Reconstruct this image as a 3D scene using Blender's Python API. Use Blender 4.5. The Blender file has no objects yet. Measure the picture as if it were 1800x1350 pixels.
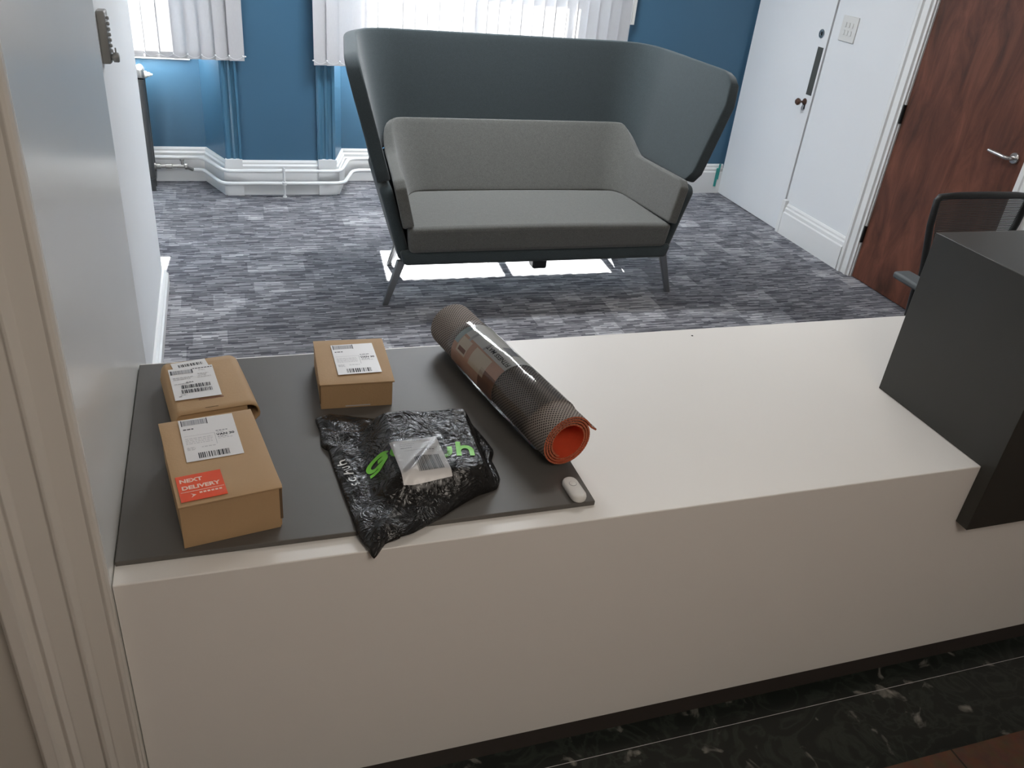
import bpy, bmesh, math, random
from mathutils import Vector, Matrix, noise
random.seed(7)
SC = bpy.context.scene
COL = SC.collection
PI = math.pi

# ------------------------------------------------------------------ camera
F_PX = 1454.4
R_ = Vector((0.94869153, -0.3020054, 0.0936863))
U_ = Vector((0.07624794, 0.50603431, 0.8591365))
W_ = Vector((0.30687235, 0.80791213, -0.50309776))
cam_data = bpy.data.cameras.new('camera')
cam_data.sensor_fit = 'HORIZONTAL'
cam_data.sensor_width = 36.0
cam_data.lens = 36.0 * F_PX / 1800.0
cam_data.clip_start = 0.02
cam_data.clip_end = 200
cam = bpy.data.objects.new('camera', cam_data)
COL.objects.link(cam)
M = Matrix.Identity(4)
for i in range(3):
    M[i][0] = R_[i]; M[i][1] = U_[i]; M[i][2] = -W_[i]
M[0][3], M[1][3], M[2][3] = 0.25154857, -1.21856355, 1.853745
cam.matrix_world = M
SC.camera = cam

# ------------------------------------------------------------------ world, sun, lamps, exposure
SC.view_settings.view_transform = 'Standard'
SC.view_settings.look = 'None'
SC.view_settings.gamma = 1.0
SC.view_settings.use_curve_mapping = False
SC.view_settings.exposure = 0.0
world = bpy.data.worlds.new('sky')
SC.world = world
world.use_nodes = True
bg = world.node_tree.nodes['Background']
bg.inputs[0].default_value = (0.78, 0.88, 1.0, 1)
bg.inputs[1].default_value = 24.0

def aim(o, d):
    o.rotation_euler = Vector(d).to_track_quat('-Z', 'Y').to_euler()

sun = bpy.data.lights.new('sun', 'SUN')
sun.energy = 120.0
sun.angle = 0.009
sun.color = (1.0, 0.97, 0.92)
so = bpy.data.objects.new('sun', sun); COL.objects.link(so)
so.location = (3, 9, 6)
aim(so, (-0.08, -1.0, -0.59))

def area(name, loc, d, sx, sy, power, color):
    l = bpy.data.lights.new(name, 'AREA')
    l.shape = 'RECTANGLE'; l.size = sx; l.size_y = sy
    l.energy = power; l.color = color
    o = bpy.data.objects.new(name, l); COL.objects.link(o)
    o.location = loc          # lamps point straight down, long side across the room
    return o
# ceiling light of the room, above the sofa; an added one near the counter; dim warm lamp in the hall
area('ceiling_area_light', (1.55, 3.45, 2.70), (0, 0, -1), 1.2, 0.30, 74.0, (0.90, 0.95, 1.0))
area('ceiling_area_light', (2.1, 1.35, 2.70), (0, 0, -1), 1.2, 0.12, 14.5, (1.0, 0.96, 0.90))  # unseen second lamp, added to brighten the counter and the glossy reveal
area('hall_ceiling_light', (0.8, -1.9, 2.68), (0, 0, -1), 1.0, 1.0, 31.0, (1.0, 0.905, 0.80))

# ------------------------------------------------------------------ node helpers
def rgba(c): return (c[0], c[1], c[2], 1.0)
def nmat(name):
    m = bpy.data.materials.new(name); m.use_nodes = True
    return m, m.node_tree.nodes, m.node_tree.links, m.node_tree.nodes['Principled BSDF']

def paint(name, col, rough=0.5, var=0.03, scale=9.0, bump=0.0, metal=0.0, spec=0.5, bscale=200.0, coat=0.0):
    """painted / plain surface with a little procedural colour variation and grain"""
    m, n, l, b = nmat(name)
    tc = n.new('ShaderNodeTexCoord')
    nz = n.new('ShaderNodeTexNoise'); nz.inputs['Scale'].default_value = scale
    nz.inputs['Detail'].default_value = 4
    l.new(tc.outputs['Object'], nz.inputs['Vector'])
    mx = n.new('ShaderNodeMix'); mx.data_type = 'RGBA'
    mx.inputs[6].default_value = rgba([c * (1 - var) for c in col])
    mx.inputs[7].default_value = rgba([min(1, c * (1 + var)) for c in col])
    l.new(nz.outputs['Fac'], mx.inputs[0])
    l.new(mx.outputs[2], b.inputs['Base Color'])
    b.inputs['Roughness'].default_value = rough
    b.inputs['Metallic'].default_value = metal
    b.inputs['Specular IOR Level'].default_value = spec
    b.inputs['Coat Weight'].default_value = coat
    if bump > 0:
        n2 = n.new('ShaderNodeTexNoise'); n2.inputs['Scale'].default_value = bscale
        n2.inputs['Detail'].default_value = 3
        l.new(tc.outputs['Object'], n2.inputs['Vector'])
        bp = n.new('ShaderNodeBump'); bp.inputs['Strength'].default_value = bump
        bp.inputs['Distance'].default_value = 0.002
        l.new(n2.outputs['Fac'], bp.inputs['Height'])
        l.new(bp.outputs[0], b.inputs['Normal'])
    return m

def mathn(n, l, op, a, b_=None, c=None):
    q = n.new('ShaderNodeMath'); q.operation = op
    for i, v in enumerate((a, b_, c)):
        if v is None: continue
        if isinstance(v, (int, float)): q.inputs[i].default_value = v
        else: l.new(v, q.inputs[i])
    return q.outputs[0]

def carpet_mat():
    m, n, l, b = nmat('carpet_tiles')
    g = n.new('ShaderNodeTexCoord')
    s = n.new('ShaderNodeSeparateXYZ'); l.new(g.outputs['Object'], s.inputs[0])
    X, Y = s.outputs[0], s.outputs[1]
    def wn(a, b2):
        c = n.new('ShaderNodeCombineXYZ'); l.new(a, c.inputs[0]); l.new(b2, c.inputs[1])
        w = n.new('ShaderNodeTexWhiteNoise'); w.noise_dimensions = '2D'; l.new(c.outputs[0], w.inputs['Vector'])
        return w.outputs['Value']
    fl = lambda v: mathn(n, l, 'FLOOR', v)
    mul = lambda v, k: mathn(n, l, 'MULTIPLY', v, k)
    add = lambda v, k: mathn(n, l, 'ADD', v, k)
    # coarse blocks: bands of five lines, broken at random lengths
    band = fl(mul(Y, 1 / 0.135))
    bx = fl(add(mul(X, 1 / 0.15), mul(wn(band, band), 3.0)))
    blk = wn(bx, band)
    # fine lines
    line = fl(mul(Y, 1 / 0.0092))
    lx = fl(add(mul(X, 1 / 0.075), mul(wn(line, band), 7.0)))
    ln = wn(lx, line)
    # yarn streaks
    mp = n.new('ShaderNodeMapping'); mp.inputs['Scale'].default_value = (14, 260, 1)
    l.new(g.outputs['Object'], mp.inputs[0])
    nz = n.new('ShaderNodeTexNoise'); nz.inputs['Scale'].default_value = 1.0; nz.inputs['Detail'].default_value = 3
    l.new(mp.outputs[0], nz.inputs['Vector'])
    v = add(add(mul(ln, 0.40), mul(mathn(n, l, 'POWER', blk, 3.0), 0.20)), mul(nz.outputs['Fac'], 0.55))
    cr = n.new('ShaderNodeValToRGB')
    e = cr.color_ramp.elements
    e[0].position = 0.32; e[0].color = (0.036, 0.034, 0.038, 1)
    e[1].position = 0.88; e[1].color = (0.54, 0.53, 0.545, 1)
    k = cr.color_ramp.elements.new(0.58); k.color = (0.19, 0.184, 0.192, 1)
    l.new(v, cr.inputs[0]); l.new(cr.outputs[0], b.inputs['Base Color'])
    b.inputs['Roughness'].default_value = 0.95
    b.inputs['Specular IOR Level'].default_value = 0.2
    b.inputs['Sheen Weight'].default_value = 0.25
    b.inputs['Sheen Tint'].default_value = (0.75, 0.82, 1.0, 1)
    bp = n.new('ShaderNodeBump'); bp.inputs['Strength'].default_value = 0.5; bp.inputs['Distance'].default_value = 0.003
    l.new(v, bp.inputs['Height']); l.new(bp.outputs[0], b.inputs['Normal'])
    return m

def wood_mat():
    m, n, l, b = nmat('walnut_veneer')
    tc = n.new('ShaderNodeTexCoord')
    mp = n.new('ShaderNodeMapping'); mp.inputs['Scale'].default_value = (1, 5.5, 1.3)
    l.new(tc.outputs['Object'], mp.inputs[0])
    nz = n.new('ShaderNodeTexNoise'); nz.inputs['Scale'].default_value = 1.7; nz.inputs['Detail'].default_value = 6
    nz.inputs['Distortion'].default_value = 0.9; nz.inputs['Roughness'].default_value = 0.62
    l.new(mp.outputs[0], nz.inputs['Vector'])
    cr = n.new('ShaderNodeValToRGB'); e = cr.color_ramp.elements
    e[0].position = 0.28; e[0].color = (0.045, 0.020, 0.012, 1)
    e[1].position = 0.72; e[1].color = (0.190, 0.070, 0.042, 1)
    k = cr.color_ramp.elements.new(0.5); k.color = (0.115, 0.040, 0.024, 1)
    l.new(nz.outputs['Fac'], cr.inputs[0]); l.new(cr.outputs[0], b.inputs['Base Color'])
    b.inputs['Roughness'].default_value = 0.5
    b.inputs['Specular IOR Level'].default_value = 0.3
    return m

def marble_mat():
    m, n, l, b = nmat('green_black_marble')
    tc = n.new('ShaderNodeTexCoord')
    a = n.new('ShaderNodeTexNoise'); a.inputs['Scale'].default_value = 7; a.inputs['Detail'].default_value = 9
    a.inputs['Distortion'].default_value = 2.2
    l.new(tc.outputs['Object'], a.inputs['Vector'])
    v = mathn(n, l, 'ABSOLUTE', mathn(n, l, 'SUBTRACT', a.outputs['Fac'], 0.5))
    cr = n.new('ShaderNodeValToRGB'); e = cr.color_ramp.elements
    e[0].position = 0.0; e[0].color = (0.026, 0.033, 0.027, 1)
    e[1].position = 0.06; e[1].color = (0.009, 0.012, 0.010, 1)
    l.new(v, cr.inputs[0])
    c2 = n.new('ShaderNodeTexNoise'); c2.inputs['Scale'].default_value = 11; c2.inputs['Detail'].default_value = 8
    c2.inputs['Distortion'].default_value = 1.2
    l.new(tc.outputs['Object'], c2.inputs['Vector'])
    cr2 = n.new('ShaderNodeValToRGB'); e = cr2.color_ramp.elements
    e[0].position = 0.62; e[0].color = (0, 0, 0, 1); e[1].position = 0.74; e[1].color = (1, 1, 1, 1)
    l.new(c2.outputs['Fac'], cr2.inputs[0])
    mx = n.new('ShaderNodeMix'); mx.data_type = 'RGBA'
    l.new(cr2.outputs[0], mx.inputs[0]); l.new(cr.outputs[0], mx.inputs[6]); mx.inputs[7].default_value = (0.30, 0.29, 0.26, 1)
    l.new(mx.outputs[2], b.inputs['Base Color'])
    b.inputs['Roughness'].default_value = 0.35
    return m

def tile_mat():
    m, n, l, b = nmat('terracotta_tiles')
    tc = n.new('ShaderNodeTexCoord')
    br = n.new('ShaderNodeTexBrick'); br.offset = 0.0
    br.inputs['Scale'].default_value = 1.0
    br.inputs['Brick Width'].default_value = 0.3; br.inputs['Row Height'].default_value = 0.3
    br.inputs['Mortar Size'].default_value = 0.003
    br.inputs['Color1'].default_value = (0.20, 0.095, 0.060, 1); br.inputs['Color2'].default_value = (0.17, 0.085, 0.055, 1)
    br.inputs['Mortar'].default_value = (0.03, 0.022, 0.018, 1)
    mp = n.new('ShaderNodeMapping'); mp.inputs['Location'].default_value = (0.12, 0.27, 0)
    l.new(tc.outputs['Object'], mp.inputs[0]); l.new(mp.outputs[0], br.inputs['Vector'])
    nz = n.new('ShaderNodeTexNoise'); nz.inputs['Scale'].default_value = 30; nz.inputs['Detail'].default_value = 6
    l.new(tc.outputs['Object'], nz.inputs['Vector'])
    mx = n.new('ShaderNodeMix'); mx.data_type = 'RGBA'; mx.blend_type = 'MULTIPLY'; mx.inputs[0].default_value = 0.7
    l.new(br.outputs['Color'], mx.inputs[6]); l.new(nz.outputs['Color'], mx.inputs[7])
    l.new(mx.outputs[2], b.inputs['Base Color'])
    b.inputs['Roughness'].default_value = 0.5
    return m

def fabric_mat(name, c1, c2, sc=420.0, sheen=0.25):
    m, n, l, b = nmat(name)
    tc = n.new('ShaderNodeTexCoord')
    nz = n.new('ShaderNodeTexNoise'); nz.inputs['Scale'].default_value = sc; nz.inputs['Detail'].default_value = 2
    l.new(tc.outputs['Object'], nz.inputs['Vector'])
    n2 = n.new('ShaderNodeTexNoise'); n2.inputs['Scale'].default_value = 60; n2.inputs['Detail'].default_value = 4
    l.new(tc.outputs['Object'], n2.inputs['Vector'])
    v = mathn(n, l, 'ADD', mathn(n, l, 'MULTIPLY', nz.outputs['Fac'], 0.85), mathn(n, l, 'MULTIPLY', n2.outputs['Fac'], 0.15))
    cr = n.new('ShaderNodeValToRGB'); e = cr.color_ramp.elements
    e[0].position = 0.35; e[0].color = rgba(c1); e[1].position = 0.65; e[1].color = rgba(c2)
    l.new(v, cr.inputs[0]); l.new(cr.outputs[0], b.inputs['Base Color'])
    b.inputs['Roughness'].default_value = 0.92; b.inputs['Sheen Weight'].default_value = sheen
    b.inputs['Specular IOR Level'].default_value = 0.2
    bp = n.new('ShaderNodeBump'); bp.inputs['Strength'].default_value = 0.35; bp.inputs['Distance'].default_value = 0.001
    l.new(nz.outputs['Fac'], bp.inputs['Height']); l.new(bp.outputs[0], b.inputs['Normal'])
    return m

def slat_mat():
    m = bpy.data.materials.new('blind_fabric'); m.use_nodes = True
    n, l = m.node_tree.nodes, m.node_tree.links; n.clear()
    o = n.new('ShaderNodeOutputMaterial')
    tc = n.new('ShaderNodeTexCoord'); mp = n.new('ShaderNodeMapping'); mp.inputs['Scale'].default_value = (300, 300, 40)
    l.new(tc.outputs['Object'], mp.inputs[0])
    nz = n.new('ShaderNodeTexNoise'); nz.inputs['Scale'].default_value = 1; l.new(mp.outputs[0], nz.inputs['Vector'])
    mxc = n.new('ShaderNodeMix'); mxc.data_type = 'RGBA'
    mxc.inputs[6].default_value = (0.52, 0.51, 0.52, 1); mxc.inputs[7].default_value = (0.58, 0.57, 0.58, 1)
    l.new(nz.outputs['Fac'], mxc.inputs[0])
    d = n.new('ShaderNodeBsdfDiffuse'); t = n.new('ShaderNodeBsdfTranslucent')
    l.new(mxc.outputs[2], d.inputs[0]); l.new(mxc.outputs[2], t.inputs[0])
    mx = n.new('ShaderNodeMixShader'); mx.inputs[0].default_value = 0.056
    l.new(d.outputs[0], mx.inputs[1]); l.new(t.outputs[0], mx.inputs[2]); l.new(mx.outputs[0], o.inputs[0])
    return m

def clear_mat(name, gloss=0.08, tint=(1, 1, 1), rough=0.03, bump=0.0, bscale=30):
    m = bpy.data.materials.new(name); m.use_nodes = True
    n, l = m.node_tree.nodes, m.node_tree.links; n.clear()
    o = n.new('ShaderNodeOutputMaterial')
    t = n.new('ShaderNodeBsdfTransparent'); t.inputs[0].default_value = rgba(tint)
    g = n.new('ShaderNodeBsdfGlossy'); g.inputs['Roughness'].default_value = rough
    fr = n.new('ShaderNodeFresnel'); fr.inputs[0].default_value = 1.45
    ad = mathn(n, l, 'ADD', mathn(n, l, 'MULTIPLY', fr.outputs[0], 0.9), gloss)
    cl = mathn(n, l, 'MAXIMUM', mathn(n, l, 'MINIMUM', ad, 1.0), 0.0)
    if bump > 0:
        tc = n.new('ShaderNodeTexCoord')
        nz = n.new('ShaderNodeTexNoise'); nz.inputs['Scale'].default_value = bscale; nz.inputs['Detail'].default_value = 3
        nz.inputs['Distortion'].default_value = 0.6
        mp = n.new('ShaderNodeMapping'); mp.inputs['Scale'].default_value = (1, 0.3, 1)
        l.new(tc.outputs['Object'], mp.inputs[0]); l.new(mp.outputs[0], nz.inputs['Vector'])
        bp = n.new('ShaderNodeBump'); bp.inputs['Strength'].default_value = bump; bp.inputs['Distance'].default_value = 0.004
        l.new(nz.outputs['Fac'], bp.inputs['Height']); l.new(bp.outputs[0], g.inputs['Normal'])
    mx = n.new('ShaderNodeMixShader')
    l.new(cl, mx.inputs[0]); l.new(t.outputs[0], mx.inputs[1]); l.new(g.outputs[0], mx.inputs[2]); l.new(mx.outputs[0], o.inputs[0])
    return m

def bag_mat():
    m, n, l, b = nmat('black_polythene')
    tc = n.new('ShaderNodeTexCoord')
    a = n.new('ShaderNodeTexNoise'); a.inputs['Scale'].default_value = 15; a.inputs['Detail'].default_value = 3
    a.inputs['Distortion'].default_value = 2.6
    l.new(tc.outputs['Object'], a.inputs['Vector'])
    v = n.new('ShaderNodeTexVoronoi'); v.feature = 'DISTANCE_TO_EDGE'; v.inputs['Scale'].default_value = 20
    mpv = n.new('ShaderNodeMix'); mpv.data_type = 'RGBA'; mpv.inputs[0].default_value = 0.12
    l.new(tc.outputs['Object'], mpv.inputs[6]); l.new(a.outputs['Color'], mpv.inputs[7])
    l.new(mpv.outputs[2], v.inputs['Vector'])
    rid = mathn(n, l, 'POWER', mathn(n, l, 'SUBTRACT', 1.0, mathn(n, l, 'ABSOLUTE', mathn(n, l, 'MULTIPLY', mathn(n, l, 'SUBTRACT', a.outputs['Fac'], 0.5), 4.0))), 3.0)
    h = mathn(n, l, 'ADD', mathn(n, l, 'MULTIPLY', rid, 0.7), mathn(n, l, 'MULTIPLY', v.outputs['Distance'], 0.9))
    bp = n.new('ShaderNodeBump'); bp.inputs['Strength'].default_value = 0.38; bp.inputs['Distance'].default_value = 0.008
    l.new(h, bp.inputs['Height']); l.new(bp.outputs[0], b.inputs['Normal'])
    mx = n.new('ShaderNodeMix'); mx.data_type = 'RGBA'
    mx.inputs[6].default_value = (0.008, 0.008, 0.008, 1); mx.inputs[7].default_value = (0.018, 0.017, 0.017, 1)
    l.new(a.outputs['Fac'], mx.inputs[0]); l.new(mx.outputs[2], b.inputs['Base Color'])
    b.inputs['Roughness'].default_value = 0.27
    b.inputs['Specular IOR Level'].default_value = 0.42
    return m

def mat_skin():
    """outside of the rolled exercise mat: taupe foam with a diagonal grid of small dark holes (UV in metres)"""
    m, n, l, b = nmat('taupe_perforated_foam')
    uv = n.new('ShaderNodeUVMap')
    s = n.new('ShaderNodeSeparateXYZ'); l.new(uv.outputs[0], s.inputs[0])
    k = PI / 0.0088
    su = mathn(n, l, 'SINE', mathn(n, l, 'MULTIPLY', mathn(n, l, 'ADD', s.outputs[0], s.outputs[1]), k))
    sv = mathn(n, l, 'SINE', mathn(n, l, 'MULTIPLY', mathn(n, l, 'SUBTRACT', s.outputs[0], s.outputs[1]), k))
    p = mathn(n, l, 'ABSOLUTE', mathn(n, l, 'MULTIPLY', su, sv))
    cr = n.new('ShaderNodeValToRGB'); e = cr.color_ramp.elements
    e[0].position = 0.42; e[0].color = (0.30, 0.255, 0.225, 1); e[1].position = 0.66; e[1].color = (0.045, 0.036, 0.032, 1)
    l.new(p, cr.inputs[0]); l.new(cr.outputs[0], b.inputs['Base Color'])
    b.inputs['Roughness'].default_value = 0.8; b.inputs['Specular IOR Level'].default_value = 0.25
    bp = n.new('ShaderNodeBump'); bp.invert = True; bp.inputs['Strength'].default_value = 0.6; bp.inputs['Distance'].default_value = 0.002
    l.new(p, bp.inputs['Height']); l.new(bp.outputs[0], b.inputs['Normal'])
    return m

MT = dict(
    carpet=carpet_mat(), wood=wood_mat(), marble=marble_mat(), tile=tile_mat(),
    white_wall=paint('white_wall_paint', (0.79, 0.80, 0.81), 0.55, 0.015, 3, 0.06),
    hall_wall=paint('hall_wall_paint', (0.56, 0.53, 0.48), 0.6, 0.02, 3, 0.06),
    gloss_white=paint('satin_white_gloss', (0.82, 0.83, 0.81), 0.20, 0.012, 4),
    trim_white=paint('white_trim_gloss', (0.80, 0.80, 0.79), 0.30, 0.012, 5),
    arch_white=paint('cream_gloss_architrave', (0.70, 0.67, 0.62), 0.33, 0.02, 5),
    blue=paint('blue_wall_paint', (0.050, 0.132, 0.215), 0.42, 0.03, 3, 0.05),
    blue_gloss=paint('blue_gloss_moulding', (0.062, 0.168, 0.262), 0.30, 0.02, 3),
    ceiling=paint('ceiling_white', (0.75, 0.75, 0.74), 0.8, 0.01, 3),
    desk_white=paint('white_solid_surface', (0.80, 0.775, 0.74), 0.42, 0.01, 6),
    desk_dark=paint('charcoal_laminate', (0.031, 0.031, 0.027), 0.36, 0.03, 30),
    board=paint('grey_board_laminate', (0.100, 0.093, 0.083), 0.5, 0.03, 30, 0.03),
    plinth=paint('dark_brown_plinth', (0.045, 0.036, 0.032), 0.45, 0.04, 20),
    card=paint('brown_cardboard', (0.44, 0.285, 0.150), 0.72, 0.05, 18, 0.25, bscale=160),
    card_dark=paint('shaded_cardboard', (0.12, 0.075, 0.04), 0.85, 0.05, 18),  # cardboard darkened: shade of gaps and openings put into the colour
    paper=paint('white_label_paper', (0.74, 0.73, 0.73), 0.40, 0.01, 20),
    ink=paint('black_ink', (0.03, 0.03, 0.035), 0.6, 0.02, 20),
    ink_grey=paint('grey_ink', (0.30, 0.30, 0.32), 0.6, 0.03, 60),
    ink_pale=paint('pale_grey_ink', (0.52, 0.51, 0.52), 0.6, 0.03, 60),
    orange=paint('orange_sticker', (0.78, 0.085, 0.025), 0.16, 0.04, 20, coat=0.4),
    sticker_ink=paint('pale_sticker_print', (0.88, 0.62, 0.50), 0.2, 0.02, 20),
    bag=bag_mat(),
    green=paint('lime_green_print', (0.19, 0.62, 0.06), 0.35, 0.04, 20, spec=0.3),
    white_print=paint('white_print', (0.62, 0.62, 0.62), 0.35, 0.03, 20),
    skin=mat_skin(),
    foam_orange=paint('orange_foam', (0.70, 0.085, 0.030), 0.75, 0.08, 60, 0.3),
    foam_edge=paint('cut_edge_of_orange_foam', (0.42, 0.105, 0.045), 0.8, 0.10, 90, 0.3),
    film=clear_mat('clear_plastic_film', 0.01, (0.99, 0.99, 0.99), 0.09, 0.45, 20),
    wallet=clear_mat('clear_label_wallet', -0.02, (0.99, 0.99, 0.99), 0.22, 0.15, 40),
    glass=clear_mat('window_glass', 0.02, (0.97, 0.985, 0.98), 0.0),
    peach=paint('peach_print', (0.62, 0.37, 0.26), 0.45, 0.12, 22),
    pale_print=paint('pale_peach_print', (0.72, 0.62, 0.49), 0.45, 0.06, 15),
    grey_print=paint('grey_leaflet_paper', (0.72, 0.72, 0.70), 0.45, 0.03, 20),
    brown_print=paint('brown_print', (0.24, 0.11, 0.07), 0.45, 0.12, 22),
    teal_print=paint('pale_teal_print', (0.42, 0.50, 0.50), 0.45, 0.05, 20),
    plastic_white=paint('white_plastic', (0.72, 0.71, 0.68), 0.30, 0.01, 40),
    blind=slat_mat(),
    chain=paint('white_chain_plastic', (0.80, 0.80, 0.80), 0.4, 0.01, 40),
    screen=fabric_mat('teal_grey_felt', (0.040, 0.052, 0.056), (0.060, 0.076, 0.081), 450),
    uphol=fabric_mat('warm_grey_weave', (0.088, 0.088, 0.081), (0.158, 0.158, 0.147), 420),
    leg=paint('grey_powder_coat', (0.26, 0.27, 0.28), 0.32, 0.02, 30, metal=0.75),
    black_plastic=paint('black_plastic', (0.012, 0.013, 0.013), 0.5, 0.03, 40),
    mesh_black=paint('black_mesh_yarn', (0.040, 0.043, 0.043), 0.5, 0.03, 40),
    arm_grey=paint('grey_armrest_rubber', (0.085, 0.095, 0.10), 0.6, 0.03, 40),
    steel=paint('brushed_steel', (0.62, 0.61, 0.60), 0.28, 0.04, 60, metal=1.0),
    lock_grey=paint('grey_lock_casing', (0.30, 0.295, 0.28), 0.42, 0.04, 60, metal=0.5),
    brass_dark=paint('aged_brown_knob', (0.10, 0.052, 0.036), 0.30, 0.10, 60, metal=0.3),
    dark_plate=paint('dark_grey_door_plate', (0.075, 0.078, 0.072), 0.45, 0.03, 60),
    iron=paint('dark_radiator_paint', (0.055, 0.058, 0.060), 0.40, 0.04, 30),
    valve=paint('nickel_valve', (0.40, 0.39, 0.37), 0.30, 0.06, 60, metal=0.9),
    teal=paint('teal_masking_tape', (0.03, 0.30, 0.27), 0.6, 0.05, 60),
    dirt=paint('dark_speck', (0.05, 0.05, 0.05), 0.7),
)

# ------------------------------------------------------------------ mesh helpers
class MB:
    def __init__(s): s.v = []; s.f = []; s.m = []; s.uv = None
    def add(s, vs, fs, mi=0):
        o = len(s.v); s.v += [tuple(v) for v in vs]
        for f in fs: s.f.append(tuple(i + o for i in f)); s.m.append(mi)
    def box(s, x0, x1, y0, y1, z0, z1, mi=0):
        s.add([(x0, y0, z0), (x1, y0, z0), (x1, y1, z0), (x0, y1, z0), (x0, y0, z1), (x1, y0, z1), (x1, y1, z1), (x0, y1, z1)],
              [(0, 3, 2, 1), (4, 5, 6, 7), (0, 1, 5, 4), (1, 2, 6, 5), (2, 3, 7, 6), (3, 0, 4, 7)], mi)
    def hexa(s, p, mi=0):
        s.add(p, [(0, 3, 2, 1), (4, 5, 6, 7), (0, 1, 5, 4), (1, 2, 6, 5), (2, 3, 7, 6), (3, 0, 4, 7)], mi)
    def prism(s, poly, z0, z1, mi=0):
        """poly: ccw (x,y) outline extruded in z"""
        n = len(poly)
        s.add([(x, y, z0) for x, y in poly] + [(x, y, z1) for x, y in poly],
              [tuple(range(n - 1, -1, -1)), tuple(range(n, 2 * n))] + [(i, (i + 1) % n, n + (i + 1) % n, n + i) for i in range(n)], mi)
    def sweep(s, prof, path, closed=False, mi=0):
        """profile (a,z): a = offset to the right-hand side of the plan path, z = height"""
        n = len(prof); pts = [Vector((p[0], p[1])) for p in path]; rings = []
        for i, p in enumerate(pts):
            d0 = (pts[i] - pts[i - 1]).normalized() if i > 0 else (pts[1] - pts[0]).normalized()
            d1 = (pts[i + 1] - pts[i]).normalized() if i < len(pts) - 1 else d0
            n0 = Vector((d0.y, -d0.x)); n1 = Vector((d1.y, -d1.x))
            mt = (n0 + n1); mt = mt / max(0.35, mt.dot(n0)) if mt.length > 1e-6 else n0
            rings.append([(p.x + mt.x * a, p.y + mt.y * a, z) for a, z in prof])
        vs = [v for r in rings for v in r]; fs = []
        for i in range(len(rings) - 1):
            for j in range(n):
                k = (j + 1) % n
                fs.append((i * n + j, i * n + k, (i + 1) * n + k, (i + 1) * n + j))
        fs.append(tuple(range(n))); fs.append(tuple((len(rings) - 1) * n + j for j in range(n - 1, -1, -1)))
        s.add(vs, fs, mi)
    def tube(s, path, r, seg=12, mi=0, cap=True):
        pts = [Vector(p) for p in path]; rr = r if isinstance(r, (list, tuple)) else [r] * len(pts)
        t0 = (pts[1] - pts[0]).normalized()
        up = Vector((0, 0, 1)) if abs(t0.z) < 0.9 else Vector((1, 0, 0))
        a = t0.cross(up).normalized(); vs = []
        for i, p in enumerate(pts):
            if i == 0: t = t0
            elif i == len(pts) - 1: t = (pts[-1] - pts[-2]).normalized()
            else: t = ((pts[i + 1] - p).normalized() + (p - pts[i - 1]).normalized()).normalized()
            a = (a - t * a.dot(t)).normalized(); b = t.cross(a)
            for k in range(seg):
                an = 2 * PI * k / seg
                vs.append(p + (a * math.cos(an) + b * math.sin(an)) * rr[i])
        fs = []
        for i in range(len(pts) - 1):
            for k in range(seg):
                q = (k + 1) % seg
                fs.append((i * seg + k, i * seg + q, (i + 1) * seg + q, (i + 1) * seg + k))
        if cap:
            fs.append(tuple(range(seg - 1, -1, -1))); fs.append(tuple((len(pts) - 1) * seg + k for k in range(seg)))
        s.add(vs, fs, mi)
    def lathe(s, prof, axis, org, seg=28, mi=0):
        """prof: (r,h) along axis from org"""
        ax = Vector(axis).normalized(); up = Vector((0, 0, 1)) if abs(ax.z) < 0.9 else Vector((1, 0, 0))
        a = ax.cross(up).normalized(); b = ax.cross(a); o = Vector(org); vs = []
        for r, h in prof:
            for k in range(seg):
                an = 2 * PI * k / seg
                vs.append(o + ax * h + (a * math.cos(an) + b * math.sin(an)) * max(r, 1e-5))
        fs = []
        for i in range(len(prof) - 1):
            for k in range(seg):
                q = (k + 1) % seg
                fs.append((i * seg + k, (i + 1) * seg + k, (i + 1) * seg + q, i * seg + q))
        fs.append(tuple(range(seg))); fs.append(tuple((len(prof) - 1) * seg + k for k in range(seg - 1, -1, -1)))
        s.add(vs, fs, mi)
    def grid(s, fn, nu, nv, mi=0):
        vs = [fn(i / nu, j / nv) for j in range(nv + 1) for i in range(nu + 1)]
        fs = [(j * (nu + 1) + i, j * (nu + 1) + i + 1, (j + 1) * (nu + 1) + i + 1, (j + 1) * (nu + 1) + i) for j in range(nv) for i in range(nu)]
        s.add(vs, fs, mi)
    def mesh(s, me, mat4=None, mi=0):
        vs = [(mat4 @ v.co if mat4 else v.co.copy()) for v in me.vertices]
        s.add(vs, [tuple(p.vertices) for p in me.polygons], mi)
    def build(s, name, mats, parent=None, smooth=False, bevel=0, bseg=2, solid=0, sub=0, loc=None, fixn=True, ang=40):
        if parent is not None and loc is None:
            pass
        me = bpy.data.meshes.new(name)
        me.from_pydata([tuple(v) for v in s.v], [], s.f)
        if not isinstance(mats, (list, tuple)): mats = [mats]
        for m in mats: me.materials.append(m)
        for p, mi in zip(me.polygons, s.m): p.material_index = mi
        if fixn:
            bm = bmesh.new(); bm.from_mesh(me); bmesh.ops.recalc_face_normals(bm, faces=bm.faces); bm.to_mesh(me); bm.free()
        if smooth:
            for p in me.polygons: p.use_smooth = True
            if ang: me.set_sharp_from_angle(angle=math.radians(ang))
        o = bpy.data.objects.new(name, me); COL.objects.link(o)
        if loc is not None: o.location = loc
        if parent is not None: o.parent = parent
        if solid:
            q = o.modifiers.new('solid', 'SOLIDIFY'); q.thickness = abs(solid); q.offset = 0 if solid > 0 else -1
            q.use_even_offset = False
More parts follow.
